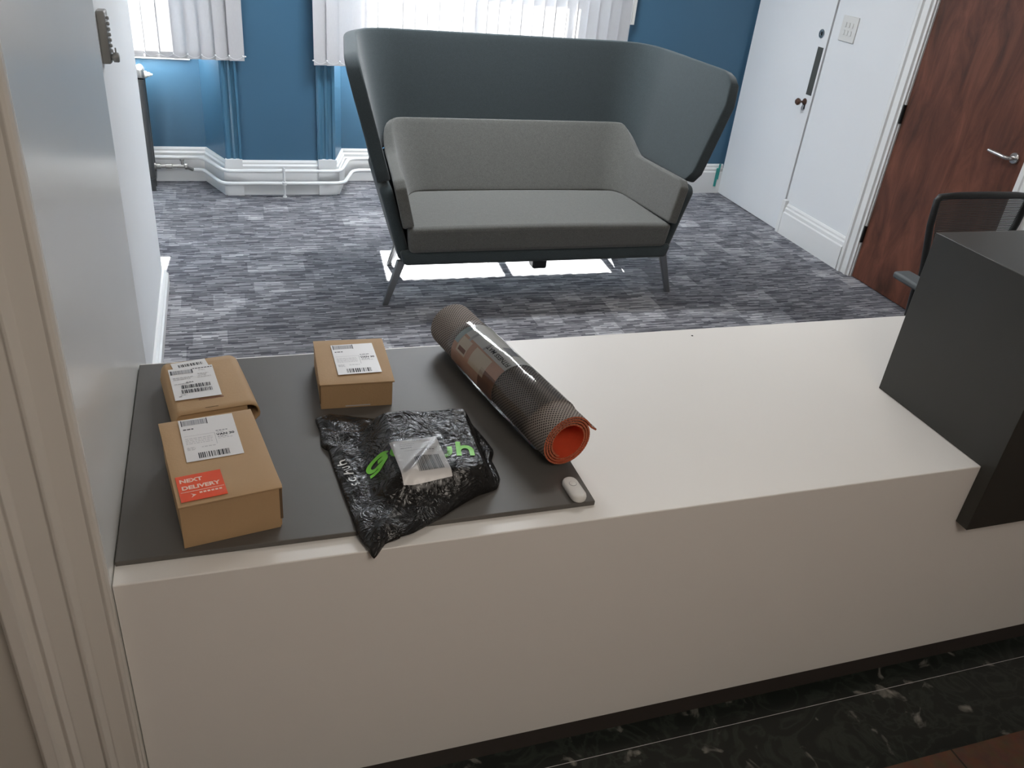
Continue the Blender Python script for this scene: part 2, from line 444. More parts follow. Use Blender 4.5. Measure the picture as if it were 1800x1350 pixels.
        if bevel:
            q = o.modifiers.new('bevel', 'BEVEL'); q.width = bevel; q.segments = bseg; q.limit_method = 'ANGLE'; q.angle_limit = math.radians(35)
            q.harden_normals = False
            for p in me.polygons: p.use_smooth = True
            if not smooth: me.set_sharp_from_angle(angle=math.radians(80))
        if sub:
            q = o.modifiers.new('sub', 'SUBSURF'); q.levels = sub; q.render_levels = sub
        return o

def tag(o, label=None, cat=None, group=None, kind=None):
    if label: o['label'] = label
    if cat: o['category'] = cat
    if group: o['group'] = group
    if kind: o['kind'] = kind
    return o
def thing(name, label, cat, loc=(0, 0, 0), rz=0.0, group=None, kind=None):
    o = bpy.data.objects.new(name, None); COL.objects.link(o)
    o.location = loc; o.rotation_euler = (0, 0, rz); o.empty_display_size = 0.1
    return tag(o, label, cat, group, kind)
def struct(o, label, cat):
    return tag(o, label, cat, kind='structure')

def text_mesh(txt, size, off=0.0, spacing=1.0, shear=0.0):
    c = bpy.data.curves.new('txt', 'FONT'); c.body = txt; c.size = size; c.offset = off
    c.align_x = 'CENTER'; c.align_y = 'CENTER'; c.space_character = spacing; c.shear = shear
    c.resolution_u = 3
    o = bpy.data.objects.new('txt', c); COL.objects.link(o)
    bpy.context.view_layer.update()
    me = bpy.data.meshes.new_from_object(o)
    bpy.data.objects.remove(o); bpy.data.curves.remove(c)
    bm = bmesh.new(); bm.from_mesh(me)
    bmesh.ops.remove_doubles(bm, verts=bm.verts, dist=1e-6)
    bmesh.ops.triangulate(bm, faces=bm.faces)
    bm.to_mesh(me); bm.free()
    return me
def fine(me, maxlen):
    """cut a flat text mesh fine enough to be draped"""
    bm = bmesh.new(); bm.from_mesh(me)
    for _ in range(6):
        es = [e for e in bm.edges if e.calc_length() > maxlen]
        if not es: break
        bmesh.ops.subdivide_edges(bm, edges=es, cuts=1)
        bmesh.ops.triangulate(bm, faces=[f for f in bm.faces if len(f.verts) > 3])
    bm.to_mesh(me); bm.free()
    return me

# ================================================================== SETTING
H = 0.74       # counter top
ZC = 2.75      # ceiling

m = MB(); m.box(-2.6, 4.4, 0.04, 5.2, -0.08, 0)
struct(m.build('floor', MT['carpet']), 'grey striped carpet tiles of the room behind the counter', 'carpet')
m = MB(); m.box(-2.6, 4.4, -3.4, -0.275, -0.08, 0)
struct(m.build('floor_hall', MT['tile']), 'brown tiles of the hall floor in front of the counter', 'tiled floor')
m = MB(); m.box(-2.6, 4.4, -0.275, -0.062, -0.08, 0.0); m.box(-2.6, 4.4, -0.060, 0.04, -0.08, 0.0)
m.box(-2.6, 4.4, -0.062, -0.060, -0.08, -0.0005, 1)
struct(m.build('floor_border', [MT['marble'], MT['ink_pale']]), 'dark green marble border strip with white veins along the counter foot', 'marble border')
m = MB(); m.box(-2.6, 4.4, -3.4, 5.2, ZC, ZC + 0.1)
struct(m.build('ceiling', MT['ceiling']), 'white ceiling above the room and the hall', 'ceiling')

# left: deep opening reveal
m = MB(); m.box(-2.6, -0.02, 0.0, 0.95, 0, ZC)
struct(m.build('wall_left_front', MT['hall_wall']), 'thick cream wall at the left end of the counter', 'wall')
m = MB(); m.box(-0.02, 0.0, 0.0, 0.95, 0, ZC)
struct(m.build('trim_1', MT['gloss_white'], bevel=0.003), 'glossy white reveal lining at the left end of the counter', 'wall lining')
# architrave profile across X, facing the hall
px = [(-0.171, 0.0), (-0.171, -0.030), (-0.165, -0.036), (-0.145, -0.036), (-0.138, -0.028), (-0.126, -0.024), (-0.120, -0.029), (-0.113, -0.024),
      (-0.108, -0.020), (-0.070, -0.020), (-0.066, -0.025), (-0.060, -0.026), (-0.056, -0.020), (-0.050, -0.014), (-0.016, -0.014), (-0.010, -0.018), (-0.003, -0.016), (0.0, -0.010), (0.0, 0.0)]
m = MB(); m.prism(px[::-1], 0, ZC)
struct(m.build('trim_2', MT['arch_white'], smooth=True, bevel=0.0015, ang=25), 'cream moulded door casing on the left edge of the picture', 'door casing')
m = MB(); m.box(-2.6, -0.10, 0.95, 3.0, 0, ZC)
struct(m.build('wall_left', MT['white_wall']), 'white side wall of the room beyond the left casing', 'wall')
m = MB(); m.sweep([(0, 0), (0.028, 0), (0.028, 0.055), (0.020, 0.062), (0.020, 0.070), (0.010, 0.080), (0, 0.080)], [(-0.10, 1.83), (-0.10, 3.0)][::1])
struct(m.build('baseboard_left', MT['trim_white'], smooth=True, ang=30), 'white skirting board on the left wall behind the counter', 'skirting board')
m = MB(); m.box(-2.6, -1.35, 3.0, 5.2, 0, ZC)
struct(m.build('wall_far_left', MT['blue']), 'blue side wall of the far left window recess', 'wall')

# white door folded back against the left wall, with its push button lock
d = thing('door_1', 'white door folded back flat against the left wall carrying a grey push button lock', 'door', (-0.10, 1.0, 0), kind='structure')
m = MB(); m.box(0.001, 0.016, 0.0, 0.80, 0.008, 2.05); m.build('door_panel', MT['white_wall'], d, bevel=0.002)
lk = MB(); lk.prism([(0.016, 0.690), (0.040, 0.694), (0.042, 0.72), (0.042, 0.745), (0.040, 0.75), (0.016, 0.75)], 1.305, 1.455)
lo = lk.build('door_lock', MT['lock_grey'], d, bevel=0.004)
lo['label'] = 'grey push button lock seen edge on'
for k in range(7):
    b = MB(); zz = 1.435 - k * 0.0155
    b.lathe([(0.0050, 0), (0.0050, 0.006), (0.0035, 0.0075)], (1, 0, 0), (0.042, 0.706, zz), 12)
    b.build('button', MT['lock_grey'], lo, smooth=True)
b = MB(); b.lathe([(0.010, 0), (0.010, 0.004), (0.0145, 0.005), (0.0145, 0.018), (0.012, 0.021)], (1, 0, 0), (0.042, 0.715, 1.322), 20)
b.box(0.053, 0.057, 0.712, 0.718, 1.333, 1.350)
b.build('turn_knob', MT['lock_grey'], lo, smooth=True)

# back wall -----------------------------------------------------------
SILL = 0.80
WT = 2.45
# pier between the windows and wall panels below them (blue)
m = MB()
m.box(-1.35, 0.13, 4.73, 5.05, 0, SILL - 0.02)
m.box(-1.35, -1.25, 4.73, 5.05, SILL - 0.02, ZC)
m.box(0.055, 0.13, 4.73, 5.05, SILL - 0.02, ZC)
m.box(-1.25, 0.055, 4.73, 5.05, WT, ZC)
struct(m.build('wall_back_left', MT['blue']), 'blue recessed wall panel under the left window', 'wall')
m = MB(); m.prism([(0.13, 4.73), (0.25, 4.43), (0.95, 4.43), (1.03, 4.73), (1.03, 5.05), (0.13, 5.05)], 0, ZC)
struct(m.build('wall_pier', MT['blue']), 'blue wall pier between the two windows', 'wall pier')
m = MB()
m.box(1.03, 2.78, 4.73, 5.05, 0, SILL - 0.02)
m.box(1.03, 1.15, 4.73, 5.05, SILL - 0.02, ZC)
m.box(2.63, 2.78, 4.73, 5.05, SILL - 0.02, ZC)
m.box(1.15, 2.63, 4.73, 5.05, WT, ZC)
struct(m.build('wall_back_middle', MT['blue']), 'blue recessed wall panel under the right window behind the sofa', 'wall')
m = MB(); m.prism([(2.78, 4.73), (2.90, 4.41), (4.4, 4.41), (4.4, 5.05), (2.78, 5.05)], 0, ZC)
struct(m.build('wall_back', MT['blue']), 'dark blue back wall to the right of the sofa', 'wall')
# moulded strips on the pier corners
def pier_strip(name, x0, x1, label):
    w = x1 - x0
    pr = [(0, 0), (0, -0.020), (0.10, -0.028), (0.24, -0.020), (0.30, -0.012), (0.42, -0.012), (0.46, -0.022), (0.58, -0.026), (0.64, -0.014), (0.80, -0.014), (0.86, -0.030), (1.0, -0.030), (1.0, 0)]
    mm = MB(); mm.prism([(x0 + a * w, 4.43 + b) for a, b in pr][::-1], 0.235, ZC)
    struct(mm.build(name, MT['blue_gloss'], smooth=True, ang=25), label, 'moulding')
pier_strip('trim_3', 0.252, 0.350, 'blue ridged moulding on the left corner of the window pier')
pier_strip('trim_4', 0.832, 0.948, 'blue ridged moulding on the right corner of the window pier')
# skirting following the plan of the window wall
sk = [(0, 0), (0.030, 0), (0.030, 0.165), (0.022, 0.172), (0.022, 0.190), (0.014, 0.200), (0.014, 0.212), (0.006, 0.225), (0, 0.225)]
plan = [(-1.35, 4.73), (0.13, 4.73), (0.25, 4.43), (0.95, 4.43), (1.03, 4.73), (2.78, 4.73), (2.90, 4.41), (3.95, 4.41)]
m = MB(); m.sweep(sk, plan)
m.box(0.245, 0.350, 4.388, 4.42, 0, 0.238); m.box(0.835, 0.955, 4.388, 4.42, 0, 0.238)
struct(m.build('baseboard_back', MT['trim_white'], smooth=True, ang=30), 'tall white skirting board around the window pier and recesses', 'skirting board')
# sills and windows
for nm, x0, x1, lab in (('trim_5', -1.30, 0.08, 'white sill board of the left window'), ('trim_6', 1.10, 2.68, 'white sill board of the right window')):
    m = MB(); m.box(x0, x1, 4.705, 4.93, SILL - 0.02, SILL)
    struct(m.build(nm, MT['trim_white'], bevel=0.004), lab, 'window sill')
def window(name, x0, x1, bars, label):
    w = thing(name, label, 'window', ((x0 + x1) / 2, 4.90, SILL), kind='structure')
    cx = (x0 + x1) / 2
    m = MB(); t = 0.045
    m.box(x0 - cx, x1 - cx, -0.03, 0.03, 0.0, 0.05); m.box(x0 - cx, x1 - cx, -0.03, 0.03, WT - SILL - 0.05, WT - SILL)
    m.box(x0 - cx, x0 + t - cx, -0.03, 0.03, 0.05, WT - SILL - 0.05)
    m.box(x1 - 0.012 - cx, x1 - cx, -0.03, 0.03, 0.05, WT - SILL - 0.05)
    for a, b in bars: m.box(a - cx, b - cx, -0.03, 0.03, 0.05, WT - SILL - 0.05)
    m.box(x0 + t - cx, x1 - 0.012 - cx, -0.022, 0.022, 0.80, 0.84)
    m.build('window_frame', MT['trim_white'], w, bevel=0.003)
    g = MB(); g.box(x0 + t - cx, x1 - 0.012 - cx, -0.003, 0.003, 0.05, WT - SILL - 0.05)
    g.build('window_pane', MT['glass'], w)
window('window_1', -1.25, 0.055, [(-0.63, -0.58)], 'left window behind white vertical blinds')
window('window_2', 1.15, 2.63, [(1.87, 1.92), (2.535, 2.585)], 'right window behind white vertical blinds over the sofa')

# right wall -------------------------------------------------------------
m = MB(); XR = 3.95
m.box(XR, 4.4, 2.72, 3.53, 0, ZC); m.box(XR + 0.02, 4.4, 3.53, 4.41, 0, ZC)
m.box(XR, 4.4, 1.84, 2.72, 2.06, ZC); m.box(XR, 4.4, -3.4, 1.84, 0, ZC); m.box(XR + 0.09, 4.4, 1.84, 2.72, 0, 2.06)
struct(m.build('wall_right', MT['white_wall']), 'white wall on the right with a light switch', 'wall')
m = MB(); m.sweep([(0, 0), (0.028, 0), (0.028, 0.150), (0.020, 0.158), (0.020, 0.178), (0.012, 0.188), (0.012, 0.200), (0.004, 0.212), (0, 0.212)], [(XR, 3.50), (XR, 2.842)])
struct(m.build('baseboard_right', MT['trim_white'], smooth=True, ang=30), 'white moulded skirting between the cupboard door and the brown door', 'skirting board')
# narrow upright beside the cupboard door
m = MB(); m.box(XR - 0.032, XR, 3.498, 3.535, 0, 0.235)
struct(m.build('trim_7', MT['trim_white'], bevel=0.004), 'small white plinth block at the foot of the cupboard door', 'plinth block')
# casing of brown door
def casing(name, y0, y1, label, z1=2.14, flip=False):
    w = y1 - y0
    pr = [(0, 0), (0, 0.022), (0.12, 0.030), (0.30, 0.030), (0.36, 0.018), (0.62, 0.018), (0.68, 0.024), (0.80, 0.024), (0.86, 0.012), (1.0, 0.012), (1.0, 0)]
    if flip: pr = [(1 - a, b) for a, b in pr]
    mm = MB(); mm.prism([(XR - b, y0 + a * w) for a, b in pr], 0, z1)
    struct(mm.build(name, MT['trim_white'], smooth=True, ang=25), label, 'door casing')
casing('trim_8', 2.728, 2.84, 'white moulded casing on the hinge side of the brown door', flip=True)
casing('trim_9', 1.72, 1.832, 'white moulded casing on the handle side of the brown door')
# stand-proud cupboard door
d = thing('door_2', 'tall flush white cupboard door in the far right corner with a brown knob', 'cupboard door', (XR + 0.02, 3.54, 0), kind='structure')
m = MB(); m.box(-0.028, -0.002, 0.0, 0.84, 0.004, 2.5); m.build('door_panel', MT['white_wall'], d, bevel=0.002)
fx = -0.028
m = MB(); m.lathe([(0.0, 0), (0.011, 0), (0.011, 0.003), (0.008, 0.006), (0.006, 0.030), (0.012, 0.036), (0.021, 0.046), (0.023, 0.056), (0.016, 0.066), (0.004, 0.069)], (-1, 0, 0), (fx, 0.065, 0.877), 24)
o = m.build('door_knob', MT['brass_dark'], d, smooth=True); o['label'] = 'dark brown turned knob'
m = MB(); m.lathe([(0.0, 0), (0.023, 0), (0.021, 0.004), (0.012, 0.005)], (-1, 0, 0), (fx, 0.065, 0.877), 24)
o = m.build('knob_rose', MT['brass_dark'], d, smooth=True)
m = MB(); m.prism([(fx - 0.002, 0.016), (fx, 0.016), (fx, 0.072), (fx - 0.002, 0.072)], 0.925, 1.222)
# the strip is a plate about 45 mm wide
o = m.build('door_plate', MT['dark_plate'], d); o['label'] = 'dark grey bare strip above the keyhole'
m = MB(); m.lathe([(0, 0), (0.028, 0), (0.027, 0.004), (0.015, 0.005), (0.0145, 0.003)], (-1, 0, 0), (fx, 0.070, 1.300), 24)
m.box(fx - 0.006, fx - 0.003, 0.066, 0.074, 1.290, 1.310, 1)
o = m.build('cylinder_lock', [MT['steel'], MT['black_plastic']], d, smooth=True)
m = MB(); m.box(fx - 0.003, fx, 0.049, 0.059, 0.832, 0.872); m.lathe([(0, 0), (0.0075, 0), (0.0075, 0.003)], (-1, 0, 0), (fx, 0.054, 0.872), 14)
m.build('keyhole', MT['black_plastic'], d)
# brown door
d = thing('door_3', 'brown wood veneer door on the right with a steel lever handle', 'door', (XR + 0.03, 1.845, 0), kind='structure')
m = MB(); m.box(-0.022, 0.022, 0.0, 0.873, 0.006, 2.05); m.build('door_panel', MT['wood'], d, bevel=0.0015)
for zc in (0.281, 1.005, 1.85):
    h = MB(); h.box(-0.034, -0.020, 0.872, 0.884, zc - 0.052, zc + 0.052); h.tube([(-0.034, 0.878, zc - 0.052), (-0.034, 0.878, zc + 0.052)], 0.006, 10)
    h.build('hinge', MT['black_plastic'], d, smooth=True)
m = MB(); m.lathe([(0, 0), (0.027, 0), (0.027, 0.007), (0.024, 0.010), (0.0, 0.010)], (-1, 0, 0), (-0.022, 0.062, 0.985), 28)
hr = m.build('handle_rose', MT['steel'], d, smooth=True)
m = MB(); m.tube([(-0.030, 0.062, 0.985), (-0.055, 0.062, 0.985), (-0.068, 0.068, 0.985), (-0.074, 0.085, 0.986), (-0.074, 0.12, 0.989), (-0.072, 0.185, 0.993)], [0.010, 0.010, 0.010, 0.0095, 0.009, 0.008], 14)
m.build('door_handle', MT['steel'], d, smooth=True, ang=60)
# light switch
sw = thing('light_switch', 'square white light switch plate on the right wall', 'light switch', (XR, 3.372, 1.362))
m = MB(); m.box(-0.009, 0, -0.073, 0.073, -0.073, 0.073); m.build('switch_plate', MT['plastic_white'], sw, bevel=0.003)
for j in (-0.032, 0, 0.032):
    for k in (-0.022, 0.022):
        r = MB(); r.box(-0.013, -0.009, j - 0.008, j + 0.008, k - 0.014, k + 0.014); r.build('rocker', MT['plastic_white'], sw, bevel=0.0015)
# teal tape left in the corner
m = MB(); m.prism([(3.885, 4.375), (3.905, 4.375), (3.905, 4.379), (3.885, 4.379)], 0.055, 0.20)
m.prism([(3.900, 4.3755), (3.916, 4.3755), (3.916, 4.3795), (3.900, 4.3795)], 0.11, 0.232)
tag(m.build('masking_tape', MT['teal']), 'torn strip of teal masking tape in the far right corner of the skirting', 'tape')

# hall shell
m = MB(); m.box(-2.6, 4.4, -3.5, -3.4, 0, ZC)
struct(m.build('wall_front', MT['hall_wall']), 'cream wall of the hall behind the viewer', 'wall')
m = MB(); m.box(-2.7, -2.6, -3.4, 0.0, 0, ZC)
struct(m.build('wall_hall_left', MT['hall_wall']), 'cream side wall of the hall', 'wall')
m = MB(); m.box(0.0, 4.4, 0.0, 0.28, 2.35, ZC)
struct(m.build('wall_lintel', MT['hall_wall']), 'cream lintel over the counter opening', 'lintel')

# ================================================================== BLINDS
def blind(name, label, x0, n, pitch, zb, y, first_visible=0):
    root = thing(name, label, 'blind', (x0, y, zb), 0.0, 'vertical blinds at the windows')
    Ht = 2.62 - zb
    w = 0.089
    for i in range(n):
        a = 0.16 + random.uniform(-0.03, 0.03)
        cx = w / 2 + i * pitch
        ca, sa = math.cos(a), math.sin(a)
        sway = random.uniform(-0.002, 0.002)
        def P(t, z, dy=0.0):
            u = (t - 0.5) * w
            return (cx + u * ca + sway, u * sa + 0.0035 * math.cos((t - .5) * 2.2) + dy, z)
        mm = MB(); nn = 4
        mm.grid(lambda u, v: P(u, v * Ht), nn, 1)
        mm.grid(lambda u, v: P(u, 0.001 + v * 0.036, -0.0016), nn, 1)      # folded hem pocket
        s = mm.build('slat', MT['blind'], root, smooth=True, fixn=False)
    c = MB(); y1 = -0.012
    for i in range(n):
        xa = w / 2 + i * pitch + 0.034
        if i < n - 1:
            c.tube([(xa + pitch * t, y1 - 0.004, 0.030 - 0.018 * (4 * t * (1 - t))) for t in [k / 8 for k in range(9)]], 0.0014, 6)
        c.lathe([(0.002, -0.004), (0.005, -0.002), (0.006, 0.001), (0.004, 0.005), (0.001, 0.007)], (0, -1, 0), (xa, y1 - 0.002, 0.030), 8)
    if x0 > 0.5: c.tube([(0.0785 * t, y1 - 0.004, 0.030 - 0.018 * (4 * t * (1 - t))) for t in [k / 8 for k in range(9)]], 0.0014, 6)
    c.lathe([(0.002, -0.004), (0.005, 0), (0.004, 0.006), (0.0015, 0.011)], (-1 if x0 > 0.5 else 1, 0, 0), ((0.0 if x0 > 0.5 else w + (n - 1) * pitch), y1 - 0.003, 0.030), 8)
    c.build('bottom_chain', MT['chain'], root, smooth=True)
    hr = MB(); hr.box(-0.02, w + (n - 1) * pitch + 0.02, -0.025, 0.025, Ht, Ht + 0.035)
    hr.build('head_rail', MT['chain'], root, bevel=0.003)
    return root
blind('vertical_blind', 'white vertical blind of the left window at the top left', 0.405 - 0.089 - 19 * 0.079, 20, 0.079, 0.845, 4.39)
blind('vertical_blind', 'white vertical blind of the right window behind the sofa', 0.818, 27, 0.0785, 0.845, 4.36)
m = MB(); m.box(2.955, 2.985, 4.378, 4.40, 1.19, 2.55)
tag(m.build('wall_trunking', MT['plastic_white'], bevel=0.003), 'narrow white vertical strip just right of the sofa side blind', 'trunking')

# ================================================================== PIPES AND RADIATOR
def smooth_path(pts, r=0.06, n=6):
    out = [Vector(pts[0])]
    for i in range(1, len(pts) - 1):
        a, b, c = Vector(pts[i - 1]), Vector(pts[i]), Vector(pts[i + 1])
        ra = min(r, (a - b).length * 0.45, (c - b).length * 0.45)
        p = b + (a - b).normalized() * ra; q = b + (c - b).normalized() * ra
        for k in range(n + 1):
            t = k / n
            out.append(p * (1 - t) ** 2 + b * 2 * t * (1 - t) + q * t * t)
    out.append(Vector(pts[-1])); return out
m = MB(); m.tube(smooth_path([(-0.95, 4.662, 0.172), (0.10, 4.662, 0.172), (0.235, 4.358, 0.172), (0.975, 4.358, 0.172), (1.075, 4.662, 0.172), (3.0, 4.662, 0.172)][:5] + [(2.70, 4.662, 0.172)]), 0.0125, 12)
tag(m.build('heating_pipe', MT['trim_white'], smooth=True), 'upper white heating pipe running round the window pier', 'pipe', 'white heating pipes')
m = MB(); m.tube(smooth_path([(0.03, 4.640, 0.095), (0.10, 4.640, 0.095), (0.215, 4.342, 0.095), (0.995, 4.342, 0.095), (1.10, 4.640, 0.095), (2.70, 4.640, 0.095)]), 0.0125, 12)
tag(m.build('heating_pipe', MT['trim_white'], smooth=True), 'lower white heating pipe running round the window pier to the radiator valve', 'pipe', 'white heating pipes')
m = MB(); m.tube([(0.605, 4.342, 0.001), (0.605, 4.342, 0.200)], 0.008, 10); m.lathe([(0.018, 0), (0.018, 0.02)], (0, 0, 1), (0.605, 4.342, 0.086), 14); m.lathe([(0.014, 0), (0.014, 0.008)], (0, 0, 1), (0.605, 4.342, 0.0), 14)
m.box(0.597, 0.613, 4.342, 4.37, 0.160, 0.184)
tag(m.build('pipe_bracket', MT['trim_white'], smooth=True), 'white floor standing bracket holding the two heating pipes', 'pipe bracket')
rad = thing('column_radiator', 'dark column radiator under the left window, mostly hidden by the wall', 'radiator', (-0.612, 4.55, 0))
for k in range(9):
    xs = -0.40 + k * 0.10
    s = MB()
    for dy in (-0.06, 0.06):
        s.tube([(xs, dy, 0.10), (xs, dy, 0.70)], 0.022, 10)
    s.tube([(xs, -0.06, 0.70), (xs, -0.045, 0.735), (xs, 0, 0.75), (xs, 0.045, 0.735), (xs, 0.06, 0.70)], 0.026, 10)
    s.tube([(xs, -0.06, 0.10), (xs, 0, 0.07), (xs, 0.06, 0.10)], 0.024, 10)
    s.build('section', MT['iron'], rad, smooth=True)
for xs in (-0.40, 0.40):
    for dy in (-0.05, 0.05):
        f = MB(); f.tube([(xs, dy, 0.0), (xs, dy, 0.10)], 0.016, 10); f.build('foot', MT['iron'], rad, smooth=True)
s = MB(); s.lathe([(0.020, 0), (0.020, 0.012), (0.013, 0.014), (0.013, 0.030), (0.008, 0.034), (0.005, 0.045)], (1, 0, 0), (0.425, 0.0, 0.715), 18)
o = s.build('end_plug', MT['plastic_white'], rad, smooth=True); o['label'] = 'pale end plug at the top of the radiator'
s = MB()
s.lathe([(0.026, 0), (0.026, 0.02), (0.018, 0.022), (0.018, 0.045), (0.012, 0.047), (0.012, 0.075), (0.016, 0.077), (0.016, 0.115), (0.011, 0.118), (0.011, 0.15)], (1, 0, 0), (0.405, 0.055, 0.130), 16)
s.lathe([(0.013, 0), (0.013, 0.045), (0.022, 0.05), (0.022, 0.065)], (1, 0, 0), (0.550, 0.055, 0.130), 16)
s.lathe([(0.009, 0), (0.009, 0.035), (0.014, 0.037), (0.014, 0.048)], (0, 0, 1), (0.585, 0.055, 0.13), 14)
s.tube([(0.600, 0.055, 0.130), (0.620, 0.062, 0.118), (0.645, 0.088, 0.098)], 0.012, 12)
o = s.build('radiator_valve', MT['valve'], rad, smooth=True); o['label'] = 'bare metal valve assembly low beside the radiator'

# ================================================================== SOFA
sofa = thing('high_back_sofa', 'high backed two seat sofa with teal grey screen and warm grey upholstery under the window', 'sofa', (1.785, 2.60, 0))
def uplan(wf, yf, wb, yb, c, n1=14, n2=12, n3=26):
    """half-open U in plan (local coords): left front -> back -> right front"""
    A = Vector((-wf, yf)); B = Vector((-wb, yb)); C = Vector((wb, yb)); D = Vector((wf, yf))
    dab = (A - B).normalized(); out = []
    p0 = B + dab * c; p1 = B + Vector((1, 0)) * c
    for i in range(n1): out.append(A.lerp(p0, i / n1))
    for i in range(n2):
        t = i / n2; out.append(p0 * (1 - t) ** 2 + B * 2 * t * (1 - t) + p1 * t * t)
    q1 = C - Vector((1, 0)) * c
    for i in range(n3): out.append(p1.lerp(q1, i / n3))
    q0 = C + (D - C).normalized() * c
    for i in range(n2):
        t = i / n2; out.append(q1 * (1 - t) ** 2 + C * 2 * t * (1 - t) + q0 * t * t)
    for i in range(n1 + 1): out.append(q0.lerp(D, i / n1))
    return out
def ushell(fn, zlo, zhi, nv):
    """fn(z) -> plan list ; zlo/zhi(s_front_distance, index, x) """
    base = fn(0.5 * (zlo(9, 0) + zhi(9, 0)))
    n = len(base)
    cum = [0]
    for i in range(1, n): cum.append(cum[-1] + (base[i] - base[i - 1]).length)
    L = cum[-1]
    rows = []
    for j in range(nv + 1):
        row = []
        for i in range(n):
            d = min(cum[i], L - cum[i])
            a, b = zlo(d, base[i].x), zhi(d, base[i].x)
            z = a + (b - a) * j / nv
            p = fn(z)[i]
            row.append((p.x, p.y, z))
        rows.append(row)
    mm = MB()
    mm.add([v for r in rows for v in r], [(j * n + i, j * n + i + 1, (j + 1) * n + i + 1, (j + 1) * n + i) for j in range(nv) for i in range(n - 1)])
    return mm
lerp = lambda a, b, t: a + (b - a) * t
def sst(a, b, x):
    t = max(0, min(1, (x - a) / (b - a))); return t * t * (3 - 2 * t)
def arc_cut(d, R):
    return 0 if d >= R else R - math.sqrt(max(0, R * R - (R - d) ** 2))
def screen_plan(z):
    t = (z - 0.63) / 0.57
    return uplan(lerp(0.828, 0.992, t), lerp(0.015, -0.005, t), lerp(0.775, 0.872, t), lerp(0.73, 0.862, t), lerp(0.20, 0.24, t))
mm = ushell(screen_plan, lambda d, x: 0.632 + arc_cut(d, 0.06), lambda d, x: 1.208 - arc_cut(d, 0.15) - 0.016 * max(0, 1 - d / 0.8), 14)
mm.build('screen', MT['screen'], sofa, smooth=True, solid=0.066, bevel=0.028, bseg=5, ang=0)
def shell_plan(z):
    t = (z - 0.25) / 0.375
    return uplan(lerp(0.722, 0.828, t), 0.005, lerp(0.69, 0.795, t), lerp(0.575, 0.72, t), 0.22)
mm = ushell(shell_plan, lambda d, x: 0.250, lambda d, x: 0.622 - arc_cut(d, 0.03), 8)
mm.build('seat_shell', MT['screen'], sofa, smooth=True, solid=0.060, bevel=0.022, bseg=4, ang=0)
mm = MB()
zz0, zz1 = 0.228, 0.306
mm.hexa([(-0.735, -0.024, zz0), (0.735, -0.024, zz0), (0.68, 0.58, zz0), (-0.68, 0.58, zz0), (-0.756, -0.024, zz1), (0.756, -0.024, zz1), (0.70, 0.59, zz1), (-0.70, 0.59, zz1)])
mm.build('seat_base', MT['screen'], sofa, bevel=0.022, bseg=4)
def lining_plan(z):
    t = (z - 0.45) / 0.33
    return uplan(lerp(0.722, 0.795, t), lerp(-0.045, -0.020, t), lerp(0.650, 0.730, t), lerp(0.515, 0.695, t), 0.16)
def ltop(d, x):
    s = sst(0.46, 0.64, d)
    return 0.660 + 0.125 * s - (arc_cut(d, 0.035) if d < 0.3 else 0)
mm = ushell(lining_plan, lambda d, x: 0.435, ltop, 12)
mm.build('back_and_arms', MT['uphol'], sofa, smooth=True, solid=0.058, bevel=0.022, bseg=4, ang=0)
sc_ = MB()
def cush(u, v):
    pass
yb = 0.49; yf = -0.045
def cw(y, top): return lerp(0.725 if top else 0.712, 0.640, (y - yf) / (yb - yf))
def cz(x, y): 
    t = (y - yf) / (yb - yf)
    return 0.432 + 0.018 * t + 0.008 * (1 - (x / 0.7) ** 2)
nx, ny = 30, 12
top = []
for j in range(ny + 1):
    for i in range(nx + 1):
        y = lerp(yf, yb, j / ny); x = cw(y, True) * (2 * i / nx - 1)
        top.append((x, y, cz(x, y)))
bot = [(cw(y, False) * sx, y + (0.012 if y < 0 else 0), 0.296) for y in (yf, yb) for sx in (-1, 1)]
sc_.add(top, [(j * (nx + 1) + i, j * (nx + 1) + i + 1, (j + 1) * (nx + 1) + i + 1, (j + 1) * (nx + 1) + i) for j in range(ny) for i in range(nx)])
N0 = len(sc_.v); sc_.v += bot
fr = [i for i in range(nx + 1)]; bk = [ny * (nx + 1) + i for i in range(nx + 1)]
lf = [j * (nx + 1) for j in range(ny + 1)]; rt = [j * (nx + 1) + nx for j in range(ny + 1)]
for f in ([N0, N0 + 1] + fr[::-1], [N0 + 3, N0 + 2] + bk, [N0 + 2, N0] + lf, [N0 + 1, N0 + 3] + rt[::-1], [N0, N0 + 2, N0 + 3, N0 + 1]):
    sc_.f.append(tuple(f)); sc_.m.append(0)
sc_.build('seat_cushion', MT['uphol'], sofa, bevel=0.026, bseg=4)
for sx in (-1, 1):
    for (yt, yb2, wt, wb2) in ((0.035, 0.03, 0.735, 0.815), (0.50, 0.545, 0.63, 0.70)):
        l = MB()
        a = Vector((sx * wt, yt, 0.240)); b = Vector((sx * wb2, yb2, 0.0))
        def ring(c, w, t): return [(c.x - w / 2, c.y - t / 2, c.z), (c.x + w / 2, c.y - t / 2, c.z), (c.x + w / 2, c.y + t / 2, c.z), (c.x - w / 2, c.y + t / 2, c.z)]
        l.add(ring(b, 0.030, 0.022) + ring(a, 0.044, 0.030), [(0, 3, 2, 1), (4, 5, 6, 7), (0, 1, 5, 4), (1, 2, 6, 5), (2, 3, 7, 6), (3, 0, 4, 7)])
        l.build('leg', MT['leg'], sofa, bevel=0.004)
    l = MB(); l.tube([(sx * 0.69, 0.05, 0.225), (sx * 0.60, 0.50, 0.225)], 0.014, 10); l.build('side_rail', MT['leg'], sofa, smooth=True)
l = MB(); l.box(-0.025, 0.055, 0.03, 0.11, 0.165, 0.234); l.build('power_box', MT['black_plastic'], sofa, bevel=0.012)
